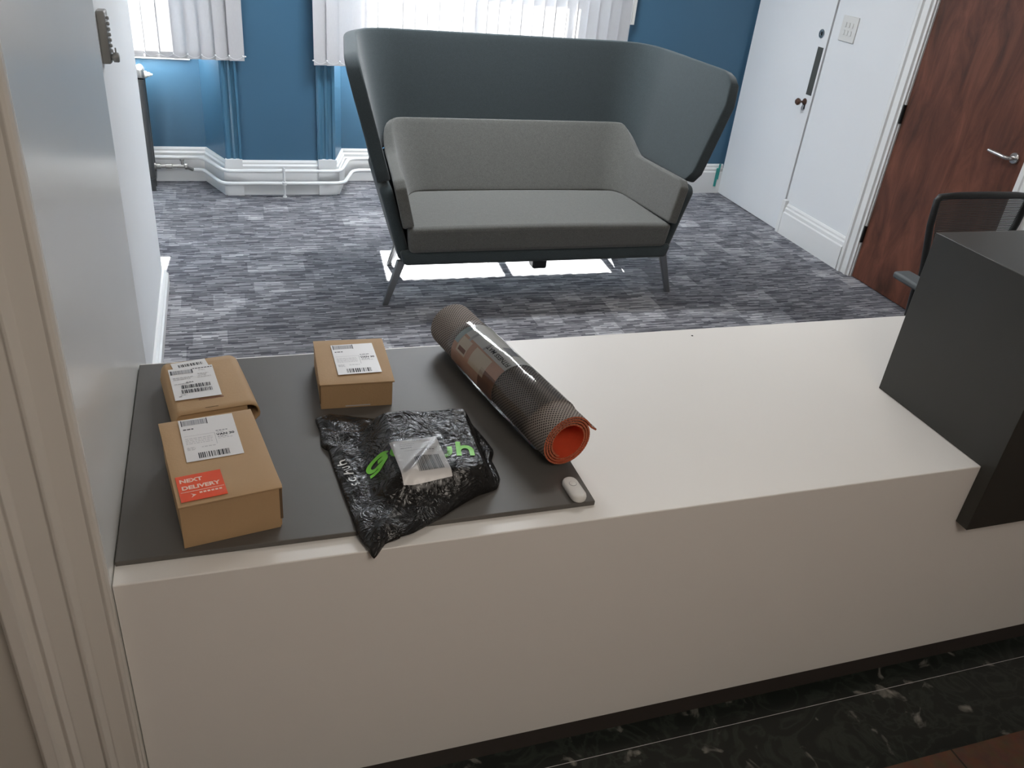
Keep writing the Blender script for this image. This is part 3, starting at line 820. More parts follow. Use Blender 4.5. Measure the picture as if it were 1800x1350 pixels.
l = MB(); l.box(-0.205, -0.135, 0.02, 0.08, 0.218, 0.234); l.build('cable_clip', MT['black_plastic'], sofa, bevel=0.004)

# ================================================================== RECEPTION COUNTER
XE = 3.35
desk = thing('reception_counter', 'long white reception counter across the front of the picture', 'reception counter', (1.7, 0.4, 0))
def L(x, y): return x - 1.7, y - 0.4
m = MB()
# white waterfall front and worktop as one solid surface skin
x0, x1 = 0.001 - 1.7, XE - 1.7
sec = [(-0.4, 0.070), (-0.37, 0.070), (-0.37, H - 0.04), (0.412, H - 0.04), (0.412, H), (-0.4, H)]
n = len(sec)
m.add([(x0, y, z) for y, z in sec] + [(x1, y, z) for y, z in sec], [tuple(range(n)), tuple(range(2 * n - 1, n - 1, -1))] + [(i, n + i, n + (i + 1) % n, (i + 1) % n) for i in range(n)])
m.build('worktop_and_front', MT['desk_white'], desk, bevel=0.0025, bseg=3)
m = MB(); m.box(x0, x1, -0.392, -0.372, 0.0, 0.0695); m.build('plinth', MT['plinth'], desk)
for xa in (x0 + 0.02, x1 - 0.05):
    m = MB(); m.box(xa, xa + 0.03, -0.369, 0.36, 0.0, H - 0.0402); m.build('side_panel', MT['desk_white'], desk)
# dark raised riser hung over the front edge
ris = thing('counter_riser', 'dark grey raised box top standing on the right of the white counter', 'counter riser', (2.67, 0.19, H))
m = MB()
X0, X1 = 1.99 - 2.67, XE - 2.67
m.box(X0, X1, -0.229, -0.1905, 0.565 - H, 1.213 - H)
m.box(X0, X1, -0.1905, 0.198, 0.0005, 1.213 - H)
bmx = bmesh.new()
m2 = MB()
# L-shaped section extruded in x, so the side is one plane
sec = [(-0.229, 0.565 - H), (-0.1905, 0.565 - H), (-0.1905, 0.0005), (0.198, 0.0005), (0.198, 1.213 - H), (-0.229, 1.213 - H)]
n = len(sec)
m2.add([(X0, y, z) for y, z in sec] + [(X1, y, z) for y, z in sec], [tuple(range(n)), tuple(range(2 * n - 1, n - 1, -1))] + [(i, n + i, n + (i + 1) % n, (i + 1) % n) for i in range(n)])
bmx.free()
m2.build('riser_body', MT['desk_dark'], ris, bevel=0.0015)

# loose grey board on the worktop
bd = MB(); bd.prism([(0.003, 0.050), (0.953, 0.046), (0.953, 0.786), (0.003, 0.786)], H + 0.0002, H + 0.0118)
ob = bd.build('grey_board', MT['board'], bevel=0.0015)
tag(ob, 'thin dark grey board lying on the left half of the white counter under the parcels', 'board')
ZB = H + 0.012
m = MB(); m.lathe([(0.0035, 0), (0.0025, 0.0012)], (0, 0, 1), (1.585, 0.768, H + 0.0001), 8)
tag(m.build('dirt_speck', MT['dirt']), 'tiny dark speck on the back edge of the white counter', 'speck')

# ================================================================== PARCELS
def barcode(m, x0, x1, y0, y1, z, n, mi=1, seed=1):
    r = random.Random(seed); x = x0; u = (x1 - x0) / n / 2.1
    while x < x1:
        w = u * r.choice((1, 1, 2, 3)); 
        m.box(x, min(x + w, x1), y0, y1, z, z + 0.0002, mi); x += w + u * r.choice((1, 1, 2))
def greek(m, x0, x1, y, hgt, z, mi=2, seed=1):
    r = random.Random(seed); x = x0
    while x < x1 - 0.001:
        w = r.uniform(0.0025, 0.008)
        m.box(x, min(x + w, x1), y, y + hgt, z, z + 0.00015, mi); x += w + 0.0016
def address_label(parent, name, w, h, z, cx, cy, rot, seed, van=True, notch=True):
    """white postal label: 2d block at the top left, address lines at the right, a barcode along the bottom"""
    m = MB()
    m.box(-w / 2, w / 2, -h / 2, h / 2, 0, 0.0004, 0)
    zt = 0.0004
    m.box(-w / 2 + 0.004, -w / 2 + 0.050 * w / 0.10, h / 2 - 0.024, h / 2 - 0.004, zt, zt + 0.0002, 3)
    for k in (0.004, 0.050 * w / 0.10): m.box(-w / 2 + k, -w / 2 + k + 0.0018, h / 2 - 0.025, h / 2 - 0.003, zt, zt + 0.0003, 1)
    barcode(m, -w / 2 + 0.007, -w / 2 + 0.049 * w / 0.10, h / 2 - 0.023, h / 2 - 0.005, zt + 0.0001, 22, 2, seed + 3)
    greek(m, -w / 2 + 0.006, -w / 2 + 0.026, h / 2 - 0.040, 0.0035, zt, 1, seed)
    for k in range(4): greek(m, -w / 2 + 0.006, 0.004, 0.002 - k * 0.006, 0.0022, zt, 3, seed + k)
    m.box(-w / 2 + 0.005, 0.010, 0.013, 0.0136, zt, zt + 0.0002, 3)
    m.box(0.0095, 0.0101, -0.028, 0.0136, zt, zt + 0.0002, 2)
    for k in range(3): greek(m, -w / 2 + 0.006, -w / 2 + 0.022, -0.030 - k * 0.004, 0.0022, zt, 3, seed + 20 + k)
    greek(m, -0.020, 0.006, -0.033, 0.003, zt, 3, seed + 9)
    greek(m, 0.013, 0.036, 0.017, 0.0035, zt, 2, seed + 11)
    greek(m, 0.014, 0.030, 0.011, 0.0028, zt, 3, seed + 12)
    t = text_mesh('VAN 30', 0.0105, 0.0004)
    m.mesh(t, Matrix.Translation((0.030, 0.0035, zt + 0.0003)), 1)
    greek(m, 0.014, 0.034, -0.006, 0.0025, zt, 2, seed + 13)
    greek(m, 0.014, 0.042, -0.011, 0.0022, zt, 3, seed + 14)
    barcode(m, -0.030, 0.030, -h / 2 + 0.007, -h / 2 + 0.026, zt, 24, 1, seed + 30)
    o = m.build(name, [MT['paper'], MT['ink'], MT['ink_grey'], MT['ink_pale']], parent, fixn=False)
    o.location = (cx, cy, z); o.rotation_euler = (0, 0, rot)
    return o

def mailer(name, label, loc, rz, w, d, h, slot_side=1):
    """cardboard mailing box: body, lid tucked over the front, side flap standing off a little"""
    r = thing(name, label, 'cardboard box', loc, rz, 'cardboard parcels on the grey board')
    m = MB(); m.box(0.003, w - 0.004, 0.003, d - 0.002, 0.0002, h - 0.0045); m.build('box_body', MT['card'], r, bevel=0.0015)
    l = MB()
    n = 8
    # lid: slightly sprung sheet
    def lp(u, v, dz=0.0):
        return (u * w, -0.0035 + v * (d + 0.0025), h - 0.0035 + dz + 0.0025 * math.sin(PI * v) * (0.5 + 0.5 * u))
    l.grid(lambda u, v: lp(u, v), n, n)
    ob = l.build('lid', MT['card'], r, solid=-0.0032, bevel=0.0007)
    ff = MB(); ff.box(0.002, w - 0.006, 0.0, 0.003, 0.0004, h - 0.0085); ff.build('front_flap', MT['card'], r)
    s = MB()
    xs = w - 0.004 if slot_side > 0 else 0.0035
    sg = 1 if slot_side > 0 else -1
    s.add([(xs, 0.006, 0.0005), (xs + sg * 0.001, d - 0.004, 0.0005), (xs + sg * 0.001, d - 0.004, h - 0.006), (xs + sg * 0.004, 0.006, h - 0.006),
           (xs + sg * 0.003, 0.003, 0.0005)][:4], [(0, 1, 2, 3)])
    s.build('side_flap', MT['card'], r, solid=0.003)
    g = MB(); g.box(xs - 0.0035, xs + 0.0035, 0.0006, 0.0026, h * 0.20, h - 0.007); g.build('flap_gap_shade', MT['card_dark'], r)  # dark strip standing in for the shade in the gap beside the flap
    return r
# front left parcel
b1 = mailer('cardboard_box', 'larger brown cardboard parcel at the front left with an orange next delivery sticker', (0.120, 0.062, ZB), math.radians(8.9), 0.187, 0.289, 0.103, 1)
address_label(b1, 'shipping_label', 0.108, 0.153, 0.1024, 0.090, 0.203, math.radians(-1.5), 5)
m = MB(); m.box(-0.041, 0.041, -0.040, 0.040, 0, 0.0004, 0)
for k, (t, yy) in enumerate((('NEXT', 0.022), ('DELIVERY', 0.000))):
    tm = text_mesh(t, 0.0158, 0.0006); 
    wd = max(v.co.x for v in tm.vertices) * 2
    m.mesh(tm, Matrix.Translation((-0.036 + wd / 2, yy, 0.0007)), 1)
m.box(-0.038, 0.039, -0.0125, -0.0115, 0.0004, 0.0007, 1)
for k in range(6): m.box(-0.006 + k * 0.007, -0.001 + k * 0.007, -0.022, -0.0175, 0.0004, 0.0007, 1)
m.add([(-0.022, -0.018, 0.0006), (-0.012, -0.024, 0.0006), (-0.022, -0.031, 0.0006), (-0.018, -0.024, 0.0006)], [(0, 3, 2, 1)], 1)
o = m.build('delivery_sticker', [MT['orange'], MT['sticker_ink']], b1, fixn=False)
o.location = (0.048, 0.047, 0.1018); o.rotation_euler = (0, 0, math.radians(0.5)); o['label'] = 'orange sticker printed next delivery'
# back right parcel
b2 = mailer('cardboard_box', 'brown cardboard parcel near the back edge between the mat and the other parcels', (0.421, 0.505, ZB), math.radians(-2.0), 0.178, 0.222, 0.0735, -1)
address_label(b2, 'shipping_label', 0.106, 0.152, 0.0735, 0.097, 0.112, math.radians(2.2), 25)
m = MB(); m.box(0.060, 0.120, -0.0006, 0.0005, 0.004, 0.0065); m.build('tape_edge', MT['ink_pale'], b2)
# back left soft sided parcel
b3 = thing('cardboard_box', 'flat brown cardboard parcel with rounded bulging side, behind the larger left parcel', 'cardboard box', (0.108, 0.432, ZB), math.radians(9.4), 'cardboard parcels on the grey board')
W3, D3, H3 = 0.164, 0.246, 0.062
prof = [(-0.004, 0.0005), (-0.012, 0.020), (-0.006, 0.050), (0.0, H3 - 0.003), (0.006, H3)]
for k in range(9):
    a = PI / 2 - PI * 0.62 * k / 8
    prof.append((W3 - 0.012 + 0.024 * math.cos(a), H3 - 0.026 + 0.026 * math.sin(a)))
prof += [(W3 - 0.006, 0.012), (W3 - 0.008, 0.0005)]
m = MB(); n = len(prof); ns = 12; vs = []
for j in range(ns + 1):
    v = j / ns; y = v * D3
    sq = 1 - 0.07 * v; bulge = 0.002 * math.sin(PI * v)
    for (x, z) in prof: vs.append((W3 / 2 + (x - W3 / 2) * (1 - 0.02 * v), y + (0.006 * math.sin(PI * min(1, max(0, x / W3))) * (v)), z * sq + (bulge if z > 0.03 else 0)))
fs = [(j * n + i, j * n + (i + 1), (j + 1) * n + (i + 1), (j + 1) * n + i) for j in range(ns) for i in range(n - 1)]
m.add(vs, fs)
ob3 = m.build('box_sleeve', MT['card'], b3, smooth=True, solid=-0.003, ang=30)
m = MB(); m.box(0.002, W3 - 0.014, 0.006, D3 - 0.006, 0.001, H3 - 0.012); m.build('box_body', MT['card_dark'], b3)
m = MB(); m.box(-0.002, W3 - 0.016, 0.0005, 0.004, 0.001, H3 - 0.004); m.build('front_flap', MT['card'], b3)
m = MB(); m.box(-0.001, W3 - 0.018, D3 - 0.004, D3 - 0.001, 0.001, H3 * 0.93 - 0.006); m.build('rear_flap', MT['card'], b3)
def z3(v): return H3 * (1 - 0.07 * v) + 0.002 * math.sin(PI * v)
def drape3(m_, x, y):
    return z3(max(0, min(1, y / D3)))
def bent_label(parent, name, w, h, cx, cy, rot, seed, rows, lift):
    m = MB()
    m.box(-w / 2, w / 2, -h / 2, h / 2, 0, 0.0003, 0)
    for (kind, a, b_, c, d_) in rows:
        if kind == 'bar': barcode(m, a, b_, c, d_, 0.0003, max(10, int((b_ - a) / 0.0022)), 1, seed + int(a * 1000))
        if kind == 'barg':
            m.box(a, b_, c, d_, 0.0003, 0.0004, 3); barcode(m, a, b_, c, d_, 0.0004, 26, 2, seed + 2)
            for k in (a - 0.003, b_): m.box(k, k + 0.003, c - 0.001, d_ + 0.001, 0.0003, 0.0005, 1)
        if kind == 'txt': greek(m, a, b_, c, d_, 0.0003, 3, seed + int(c * 1000))
        if kind == 'txtd': greek(m, a, b_, c, d_, 0.0003, 1, seed + int(c * 1000))
    # subdivide and drape on the box top
    cr, sr = math.cos(rot), math.sin(rot)
    vs = []
    for (x, y, z) in m.v:
        X = cx + x * cr - y * sr; Y = cy + x * sr + y * cr
        vs.append((X, Y, z3(max(0, min(1, Y / D3))) + z + lift))
    m.v = vs
    return m.build(name, [MT['paper'], MT['ink'], MT['ink_grey'], MT['ink_pale']], parent, fixn=False)
bent_label(b3, 'return_label', 0.080, 0.040, 0.058, 0.222, math.radians(4), 3, [('bar', -0.026, 0.030, -0.008, 0.006)], 0.0015)
bent_label(b3, 'shipping_label', 0.100, 0.150, 0.055, 0.130, math.radians(-1.5), 9,
           [('barg', -0.044, 0.000, 0.046, 0.064), ('txtd', 0.004, 0.048, 0.064, 0.0035), ('txt', 0.016, 0.030, 0.054, 0.003), ('txt', 0.012, 0.036, 0.036, 0.003), ('txt', 0.012, 0.032, 0.028, 0.003),
            ('txt', 0.010, 0.040, 0.020, 0.003), ('txt', -0.044, 0.0, 0.026, 0.004), ('txt', -0.044, -0.006, 0.018, 0.004), ('txt', -0.044, -0.01, -0.004, 0.003), ('txtd', -0.018, 0.0, 0.000, 0.003),
            ('bar', -0.030, 0.034, -0.026, -0.010), ('bar', -0.032, 0.034, -0.048, -0.032), ('txt', -0.036, -0.022, -0.056, 0.004), ('txtd', -0.040, -0.034, -0.062, 0.002)], 0.003)
m = MB(); m.box(0.052, 0.106, 0.048, 0.053, z3(0.2) + 0.0005, z3(0.2) + 0.0008); 
m.build('tear_strip', MT['brown_print'], b3)
m = MB(); m.box(0.060, 0.088, 0.012, 0.0135, z3(0.05) + 0.0002, z3(0.05) + 0.0006); m.build('crease', MT['card_dark'], b3)

# ================================================================== BLACK POLYTHENE MAILING BAG
bag = thing('mailing_bag', 'crumpled black plastic mailing bag with green lettering and a white label', 'mailing bag', (0.60, 0.22, ZB))
OX, OY = 0.60, 0.22
outline = [(0.404, 0.458), (0.44, 0.470), (0.50, 0.447), (0.560, 0.425), (0.64, 0.425), (0.735, 0.416), (0.762, 0.392), (0.772, 0.34), (0.786, 0.262), (0.772, 0.225), (0.772, 0.20), (0.770, 0.155), (0.752, 0.122), (0.708, 0.108),
           (0.66, 0.082), (0.60, 0.045), (0.548, 0.018), (0.515, 0.010), (0.488, 0.002), (0.462, -0.027), (0.450, 0.004), (0.440, 0.030), (0.434, 0.110), (0.427, 0.187), (0.421, 0.26), (0.417, 0.325), (0.405, 0.345), (0.408, 0.40)]
def catmull(pts, n):
    out = []; N = len(pts)
    for i in range(N):
        p0, p1, p2, p3 = [Vector(pts[(i + k) % N]) for k in (-1, 0, 1, 2)]
        for j in range(n):
            t = j / n
            out.append(0.5 * ((2 * p1) + (p2 - p0) * t + (2 * p0 - 5 * p1 + 4 * p2 - p3) * t * t + (3 * p1 - p0 - 3 * p2 + p3) * t ** 3) * 0.55 + (p1.lerp(p2, t)) * 0.45)
    return out
OUT = catmull(outline, 12)
def sst(a, b, x):
    t = max(0, min(1, (x - a) / (b - a))); return t * t * (3 - 2 * t)
# contents: a soft box, slightly turned
def content(x, y):
    a = math.radians(-3); cx, cy = 0.642, 0.228
    u = (x - cx) * math.cos(a) + (y - cy) * math.sin(a); v = -(x - cx) * math.sin(a) + (y - cy) * math.cos(a)
    du = (0.116 - u) if u > 0 else (0.160 + u)
    dv = (0.178 - v) if v > 0 else (0.156 + v)
    su = sst(0.0, 0.035, du) if u > 0 else sst(0.0, 0.065, du)
    sv = sst(0.0, 0.055, dv) if v > 0 else sst(0.0, 0.062, dv)
    return su * sv
def lab_mask(x, y):
    return sst(0.080, 0.056, abs(x - 0.594)) * sst(0.095, 0.066, abs(y - 0.184))
def ridg(p, s):
    v = noise.noise(Vector(p) * s); return 1 - abs(v) * 2.2
def bag_h(x, y, e=1.0):
    c = content(x, y)
    h = 0.012 + 0.052 * c
    w = (ridg((x + 3 * noise.noise(Vector((x * 6, y * 6, 2))) * 0.03, y, 0.3), 13) * 0.5 + ridg((x, y, 4.2), 27) * 0.35 + noise.noise(Vector((x * 60, y * 60, 9))) * 0.12)
    amp = 0.0085 * (1 - 0.96 * lab_mask(x, y)) * (0.7 + 0.3 * (1 - c)) * (1 - 0.7 * sst(0.055, 0.025, abs(y - 0.193)) * sst(0.16, 0.13, abs(x - 0.63)))
    # long tension folds from the lower left to the middle
    fold = math.exp(-((x - 0.50 - (y - 0.05) * 0.75) / 0.012) ** 2) * 0.006 * sst(0.30, 0.05, y)
    fold += math.exp(-((y - 0.095 - (x - 0.55) * -0.28) / 0.010) ** 2) * 0.008 * sst(0.52, 0.60, x)
    fold += math.exp(-((y - 0.355 - (x - 0.55) * -0.1) / 0.012) ** 2) * 0.004
    h += w * amp + fold
    return max(0.002, h * e + 0.0015)
NR = 64
cx, cy = 0.605, 0.215
vs = []; fs = []; No = len(OUT)
for r in range(NR + 1):
    t = 1 - (1 - r / NR)
    for k, p in enumerate(OUT):
        q = (r / NR) ** 0.8
        x = cx + (p.x - cx) * q; y = cy + (p.y - cy) * q
        e = math.sqrt(max(0, 1 - ((q - 0.82) / 0.18) ** 2)) if q > 0.82 else 1.0
        z = bag_h(x, y, 0.10 + 0.90 * e)
        if y < 0.03 and x < 0.52:                       # tail droops over the board edge
            z -= (0.03 - y) * 0.20
        vs.append((x - OX, y - OY, z))
for r in range(NR):
    for k in range(No):
        q = (k + 1) % No
        fs.append((r * No + k, r * No + q, (r + 1) * No + q, (r + 1) * No + k))
ob0 = len(vs)
for k, p in enumerate(OUT):
    yb_ = p.y
    zb = 0.0003 if not (yb_ < 0.03 and p.x < 0.52) else 0.0003 - max(0, 0.03 - yb_) * 0.18
    vs.append((cx + (p.x - cx) * 0.985 - OX, cy + (p.y - cy) * 0.985 - OY, zb))
for k in range(No):
    q = (k + 1) % No; fs.append((NR * No + k, NR * No + q, ob0 + q, ob0 + k))
vs.append((cx - OX, cy - OY, 0.0003)); cc = len(vs) - 1
for k in range(No): fs.append((ob0 + k, ob0 + (k + 1) % No, cc))
m = MB(); m.add(vs, fs)
m.build('bag_body', MT['bag'], bag, smooth=True, ang=0)
def draped(me, cx_, cy_, rot, mi, m_, lift=0.0012, sx=1.0):
    cr, sr = math.cos(rot), math.sin(rot)
    vs = []
    for v in me.vertices:
        X = cx_ + v.co.x * sx * cr - v.co.y * sr; Y = cy_ + v.co.x * sx * sr + v.co.y * cr
        vs.append((X - OX, Y - OY, bag_h(X, Y) + lift))
    m_.add(vs, [tuple(p.vertices) for p in me.polygons], mi)
# green brand lettering drawn as thick strokes: s, c (hidden by the label), h, u, h
def stroke(pts, w):
    """flat ribbon along a polyline"""
    me = bpy.data.meshes.new('stroke'); P = [Vector(p) for p in pts]
    # resample
    R = [P[0]]
    for a, b in zip(P, P[1:]):
        k = max(1, int((b - a).length / 0.003))
        for i in range(1, k + 1): R.append(a.lerp(b, i / k))
    vs = []; fs = []
    for i, p in enumerate(R):
        t = (R[min(i + 1, len(R) - 1)] - R[max(i - 1, 0)]).normalized(); nn = Vector((-t.y, t.x))
        for j in range(4): 
            q = p + nn * w * (j / 3 - 0.5); vs.append((q.x, q.y, 0))
    for i in range(len(R) - 1):
        for j in range(3): fs.append((i * 4 + j, i * 4 + j + 1, (i + 1) * 4 + j + 1, (i + 1) * 4 + j))
    me.from_pydata(vs, [], fs); return me
def arcp(cx_, cy_, r, a0, a1, n=16, ry=None):
    ry = ry or r
    return [(cx_ + r * math.cos(math.radians(a0 + (a1 - a0) * i / n)), cy_ + ry * math.sin(math.radians(a0 + (a1 - a0) * i / n))) for i in range(n + 1)]
def glyphs(s):
    g = {}
    g['S'] = [arcp(0, 0.20 * s, 0.25 * s, 35, 270, 10) + arcp(0, -0.25 * s, 0.22 * s, 90, -150, 10)]
    g['s'] = [arcp(0, 0, 0.5 * s, 20, 250, 16, 0.40 * s) + [(0.42 * s, -0.22 * s), (0.36 * s, 0.05 * s), (0.0, 0.05 * s)], [(-0.40 * s, -0.72 * s), (0.05 * s, -0.66 * s), (0.42 * s, -0.22 * s)]]
    g['c'] = [arcp(0, 0, 0.42 * s, 45, 315, 16)]
    g['h'] = [[(-0.35 * s, 0.85 * s), (-0.35 * s, -0.45 * s)], [(-0.35 * s, 0.05 * s)] + arcp(0.0, -0.02 * s, 0.36 * s, 150, 0, 10, 0.40 * s) + [(0.38 * s, -0.45 * s)]]
    g['u'] = [[(-0.35 * s, 0.42 * s), (-0.35 * s, -0.05 * s)] + arcp(0.0, -0.05 * s, 0.35 * s, 180, 360, 10, 0.38 * s) + [(0.35 * s, 0.42 * s)]]
    return g
def word(m_, x0, y0, rot, s, pitch, w, mi, chars='schuh'):
    g = glyphs(s)
    for i, ch in enumerate(chars):
        if ch == ' ': continue
        for st in g[ch]:
            draped(stroke([(px_ + i * pitch, py_) for px_, py_ in st], w), x0, y0, rot, mi, m_, 0.0016)
m = MB()
word(m, 0.510, 0.216, math.radians(-9.5), 0.039, 0.0465, 0.0105, 0, 'schuh')
o = m.build('green_lettering', MT['green'], bag, smooth=True, fixn=False, ang=0)
m = MB()
word(m, 0.457, 0.176, math.radians(100), 0.0165, 0.0215, 0.0032, 0, 'Schuh')
o = m.build('white_lettering', MT['white_print'], bag, smooth=True, fixn=False, ang=0)
# courier label under clear film
m = MB()
lw, lh = 0.104, 0.134; lcx, lcy = 0.594, 0.180; lrot = math.radians(2.5)
def flat_rect(x0_, x1_, y0_, y1_, nx_, ny_):
    me = bpy.data.meshes.new('r'); v_ = [(lerp(x0_, x1_, i / nx_), lerp(y0_, y1_, j / ny_), 0) for j in range(ny_ + 1) for i in range(nx_ + 1)]
    me.from_pydata(v_, [], [(j * (nx_ + 1) + i, j * (nx_ + 1) + i + 1, (j + 1) * (nx_ + 1) + i + 1, (j + 1) * (nx_ + 1) + i) for j in range(ny_) for i in range(nx_)])
    return me
draped(flat_rect(-lw / 2, lw / 2, -lh / 2, lh / 2, 20, 28), lcx, lcy, lrot, 0, m, 0.0022)
LT = 0.0027
def lab_rect(x0_, x1_, y0_, y1_, mi): draped(flat_rect(x0_, x1_, y0_, y1_, max(1, int((x1_ - x0_) / 0.006)), max(1, int((y1_ - y0_) / 0.006))), lcx, lcy, lrot, mi, m, LT)
rr = random.Random(4); x = -0.014
while x < 0.040:
    wq = rr.choice((0.0006, 0.0012, 0.0018)); lab_rect(x, x + wq, -0.048, 0.002, 1); x += wq + rr.choice((0.0006, 0.0012))
lab_rect(-0.002, 0.018, 0.060, 0.072, 2)
for (a, b_, c, mi) in ((-0.034, 0.0, 0.050, 3), (-0.034, -0.006, 0.044, 3), (-0.034, -0.010, 0.036, 2), (0.022, 0.044, 0.050, 3), (0.022, 0.042, 0.044, 3), (0.026, 0.042, 0.038, 3), (-0.028, 0.044, 0.026, 3), (0.020, 0.036, 0.020, 1), (0.020, 0.034, 0.013, 3)):
    xx = a
    while xx < b_:
        wq = rr.uniform(0.003, 0.008); lab_rect(xx, min(b_, xx + wq), c, c + 0.0024, mi); xx += wq + 0.0014
o = m.build('shipping_label', [MT['paper'], MT['ink'], MT['ink_grey'], MT['ink_pale']], bag, smooth=True, fixn=False, ang=0)
m = MB()
me = flat_rect(-lw / 2 - 0.012, lw / 2 + 0.014, -lh / 2 - 0.014, lh / 2 + 0.006, 60, 80)
for v in me.vertices: pass
cr_, sr_ = math.cos(lrot), math.sin(lrot); vv = []
for v in me.vertices:
    X = lcx + v.co.x * cr_ - v.co.y * sr_; Y = lcy + v.co.x * sr_ + v.co.y * cr_
    edge = max(abs(v.co.x) / (lw / 2), abs(v.co.y) / (lh / 2))
    vv.append((X - OX, Y - OY, bag_h(X, Y) + 0.0036 + 0.0022 * max(0, noise.noise(Vector((X * 120, Y * 120, 1)))) * sst(0.7, 1.05, edge)))
m.add(vv, [tuple(p.vertices) for p in me.polygons])
m.build('label_wallet', MT['wallet'], bag, smooth=True, fixn=False, ang=0)

# ================================================================== ROLLED EXERCISE MAT
# local frame: +X across, axis along +Y from the near end to the far end
near = Vector((0.930, 0.178, ZB)); far = Vector((0.8127, 0.7606, ZB))
ang = math.atan2(far.y - near.y, far.x - near.x) - PI / 2
LM = (far - near).length + 0.012
yoga = thing('rolled_fitness_mat', 'rolled taupe and orange exercise mat in clear film lying diagonally across the counter', 'exercise mat', near, ang)
R0, R1, TH = 0.038, 0.0655, 0.0050
turns = 3.6
NS = 420
def spiral(t):
    """t 0..1 from inside to the outer tail; returns centre radius and angle"""
    a = turns * 2 * PI * t
    return R0 + TH / 2 + (R1 - TH - R0) * t, a
A_END = math.radians(28)                 # angle (from +X, ccw seen from the near end) where the tail leaves
pts = []
for i in range(NS + 1):
    t = i / NS
    r, a = spiral(t)
    ph = A_END - (turns * 2 * PI - a) * -1.0 * 1.0
    ph = A_END + (turns * 2 * PI - a)
    pts.append(Vector((r * math.cos(ph), r * math.sin(ph))))
# straight springy tail
tdir = (pts[-1] - pts[-2]).normalized()
last = pts[-1]
tail = []
for i in range(1, 7):
    q = last + tdir * 0.003 * i
    q += Vector((0.16, -0.0)) * 0.0 
    tail.append(Vector((q.x + 0.0003 * i * i * 0.9, q.y)))
pts += tail
cum = [0.0]
for i in range(1, len(pts)): cum.append(cum[-1] + (pts[i] - pts[i - 1]).length)
nrm = []
for i in range(len(pts)):
    t = (pts[min(i + 1, len(pts) - 1)] - pts[max(i - 1, 0)]).normalized()
    n_ = Vector((-t.y, t.x))
    if n_.dot(pts[i]) < 0: n_ = -n_
    nrm.append(n_)
ZC0 = 0.0692     # axis height
def ringset(y, wob):
    o_ = []; i_ = []
    for i, p in enumerate(pts):
        k = wob * (0.0011 * math.sin(cum[i] * 2 * PI / 0.0062))
        hh = TH / 2 - 0.0004
        a = p + nrm[i] * (hh + k * 0.3); b = p - nrm[i] * hh
        o_.append((a.x, y + k, ZC0 + a.y)); i_.append((b.x, y + k, ZC0 + b.y))
    return o_, i_
m = MB(); me_v = []; me_f = []; me_m = []; uvs = []
NP = len(pts); YS = [0.0, 0.004, LM * 0.25, LM * 0.5, LM * 0.75, LM - 0.004, LM]
rows_o, rows_i = [], []
for k, y in enumerate(YS):
    o_, i_ = ringset(y, 1 if k in (0, len(YS) - 1) else 0)
    rows_o.append(o_); rows_i.append(i_)
idx_o = []; idx_i = []
for k in range(len(YS)):
    idx_o.append(len(me_v)); me_v += rows_o[k]
    idx_i.append(len(me_v)); me_v += rows_i[k]
uvv = {}
for k in range(len(YS)):
    for i in range(NP):
        uvv[idx_o[k] + i] = (cum[i], YS[k]); uvv[idx_i[k] + i] = (cum[i], YS[k])
for k in range(len(YS) - 1):
    for i in range(NP - 1):
        me_f.append((idx_o[k] + i, idx_o[k] + i + 1, idx_o[k + 1] + i + 1, idx_o[k + 1] + i)); me_m.append(0)
        me_f.append((idx_i[k] + i, idx_i[k + 1] + i, idx_i[k + 1] + i + 1, idx_i[k] + i + 1)); me_m.append(1)
    for i in (0, NP - 1):
        me_f.append((idx_o[k] + i, idx_o[k + 1] + i, idx_i[k + 1] + i, idx_i[k] + i)); me_m.append(1)
for k in (0, len(YS) - 1):
    for i in range(NP - 1):
        me_f.append((idx_o[k] + i, idx_i[k] + i, idx_i[k] + i + 1, idx_o[k] + i + 1)); me_m.append(2)
mesh = bpy.data.meshes.new('mat_roll'); mesh.from_pydata(me_v, [], me_f)
for mt in (MT['skin'], MT['foam_orange'], MT['foam_edge']): mesh.materials.append(mt)
for p, mi in zip(mesh.polygons, me_m): p.material_index = mi; p.use_smooth = True
uvl = mesh.uv_layers.new(name='UVMap')
for lp_ in mesh.loops: uvl.data[lp_.index].uv = uvv[lp_.vertex_index]
bmm = bmesh.new(); bmm.from_mesh(mesh); bmesh.ops.recalc_face_normals(bmm, faces=bmm.faces); bmm.to_mesh(mesh); bmm.free()
mesh.set_sharp_from_angle(angle=math.radians(40))
ro = bpy.data.objects.new('mat_roll', mesh); COL.objects.link(ro); ro.parent = yoga
# clear film sleeve around the roll
RF = R1 + 0.0012
def cyl(phi, y, r): return (r * math.cos(phi), y, ZC0 + r * math.sin(phi))
m = MB()
def filmfn(u, v):
    phi = 2 * PI * u; y = 0.070 + v * (LM - 0.07 - 0.115)
    rr_ = RF + 0.0016 + 0.0011 * noise.noise(Vector((math.cos(phi) * 2.2, y * 9, math.sin(phi) * 2.2))) + 0.0008 * max(0, noise.noise(Vector((math.cos(phi) * 7, y * 14, math.sin(phi) * 7))))
    return cyl(phi, y, rr_)
m.grid(filmfn, 90, 90)
m.build('film_sleeve', MT['film'], yoga, smooth=True, fixn=True, ang=0)
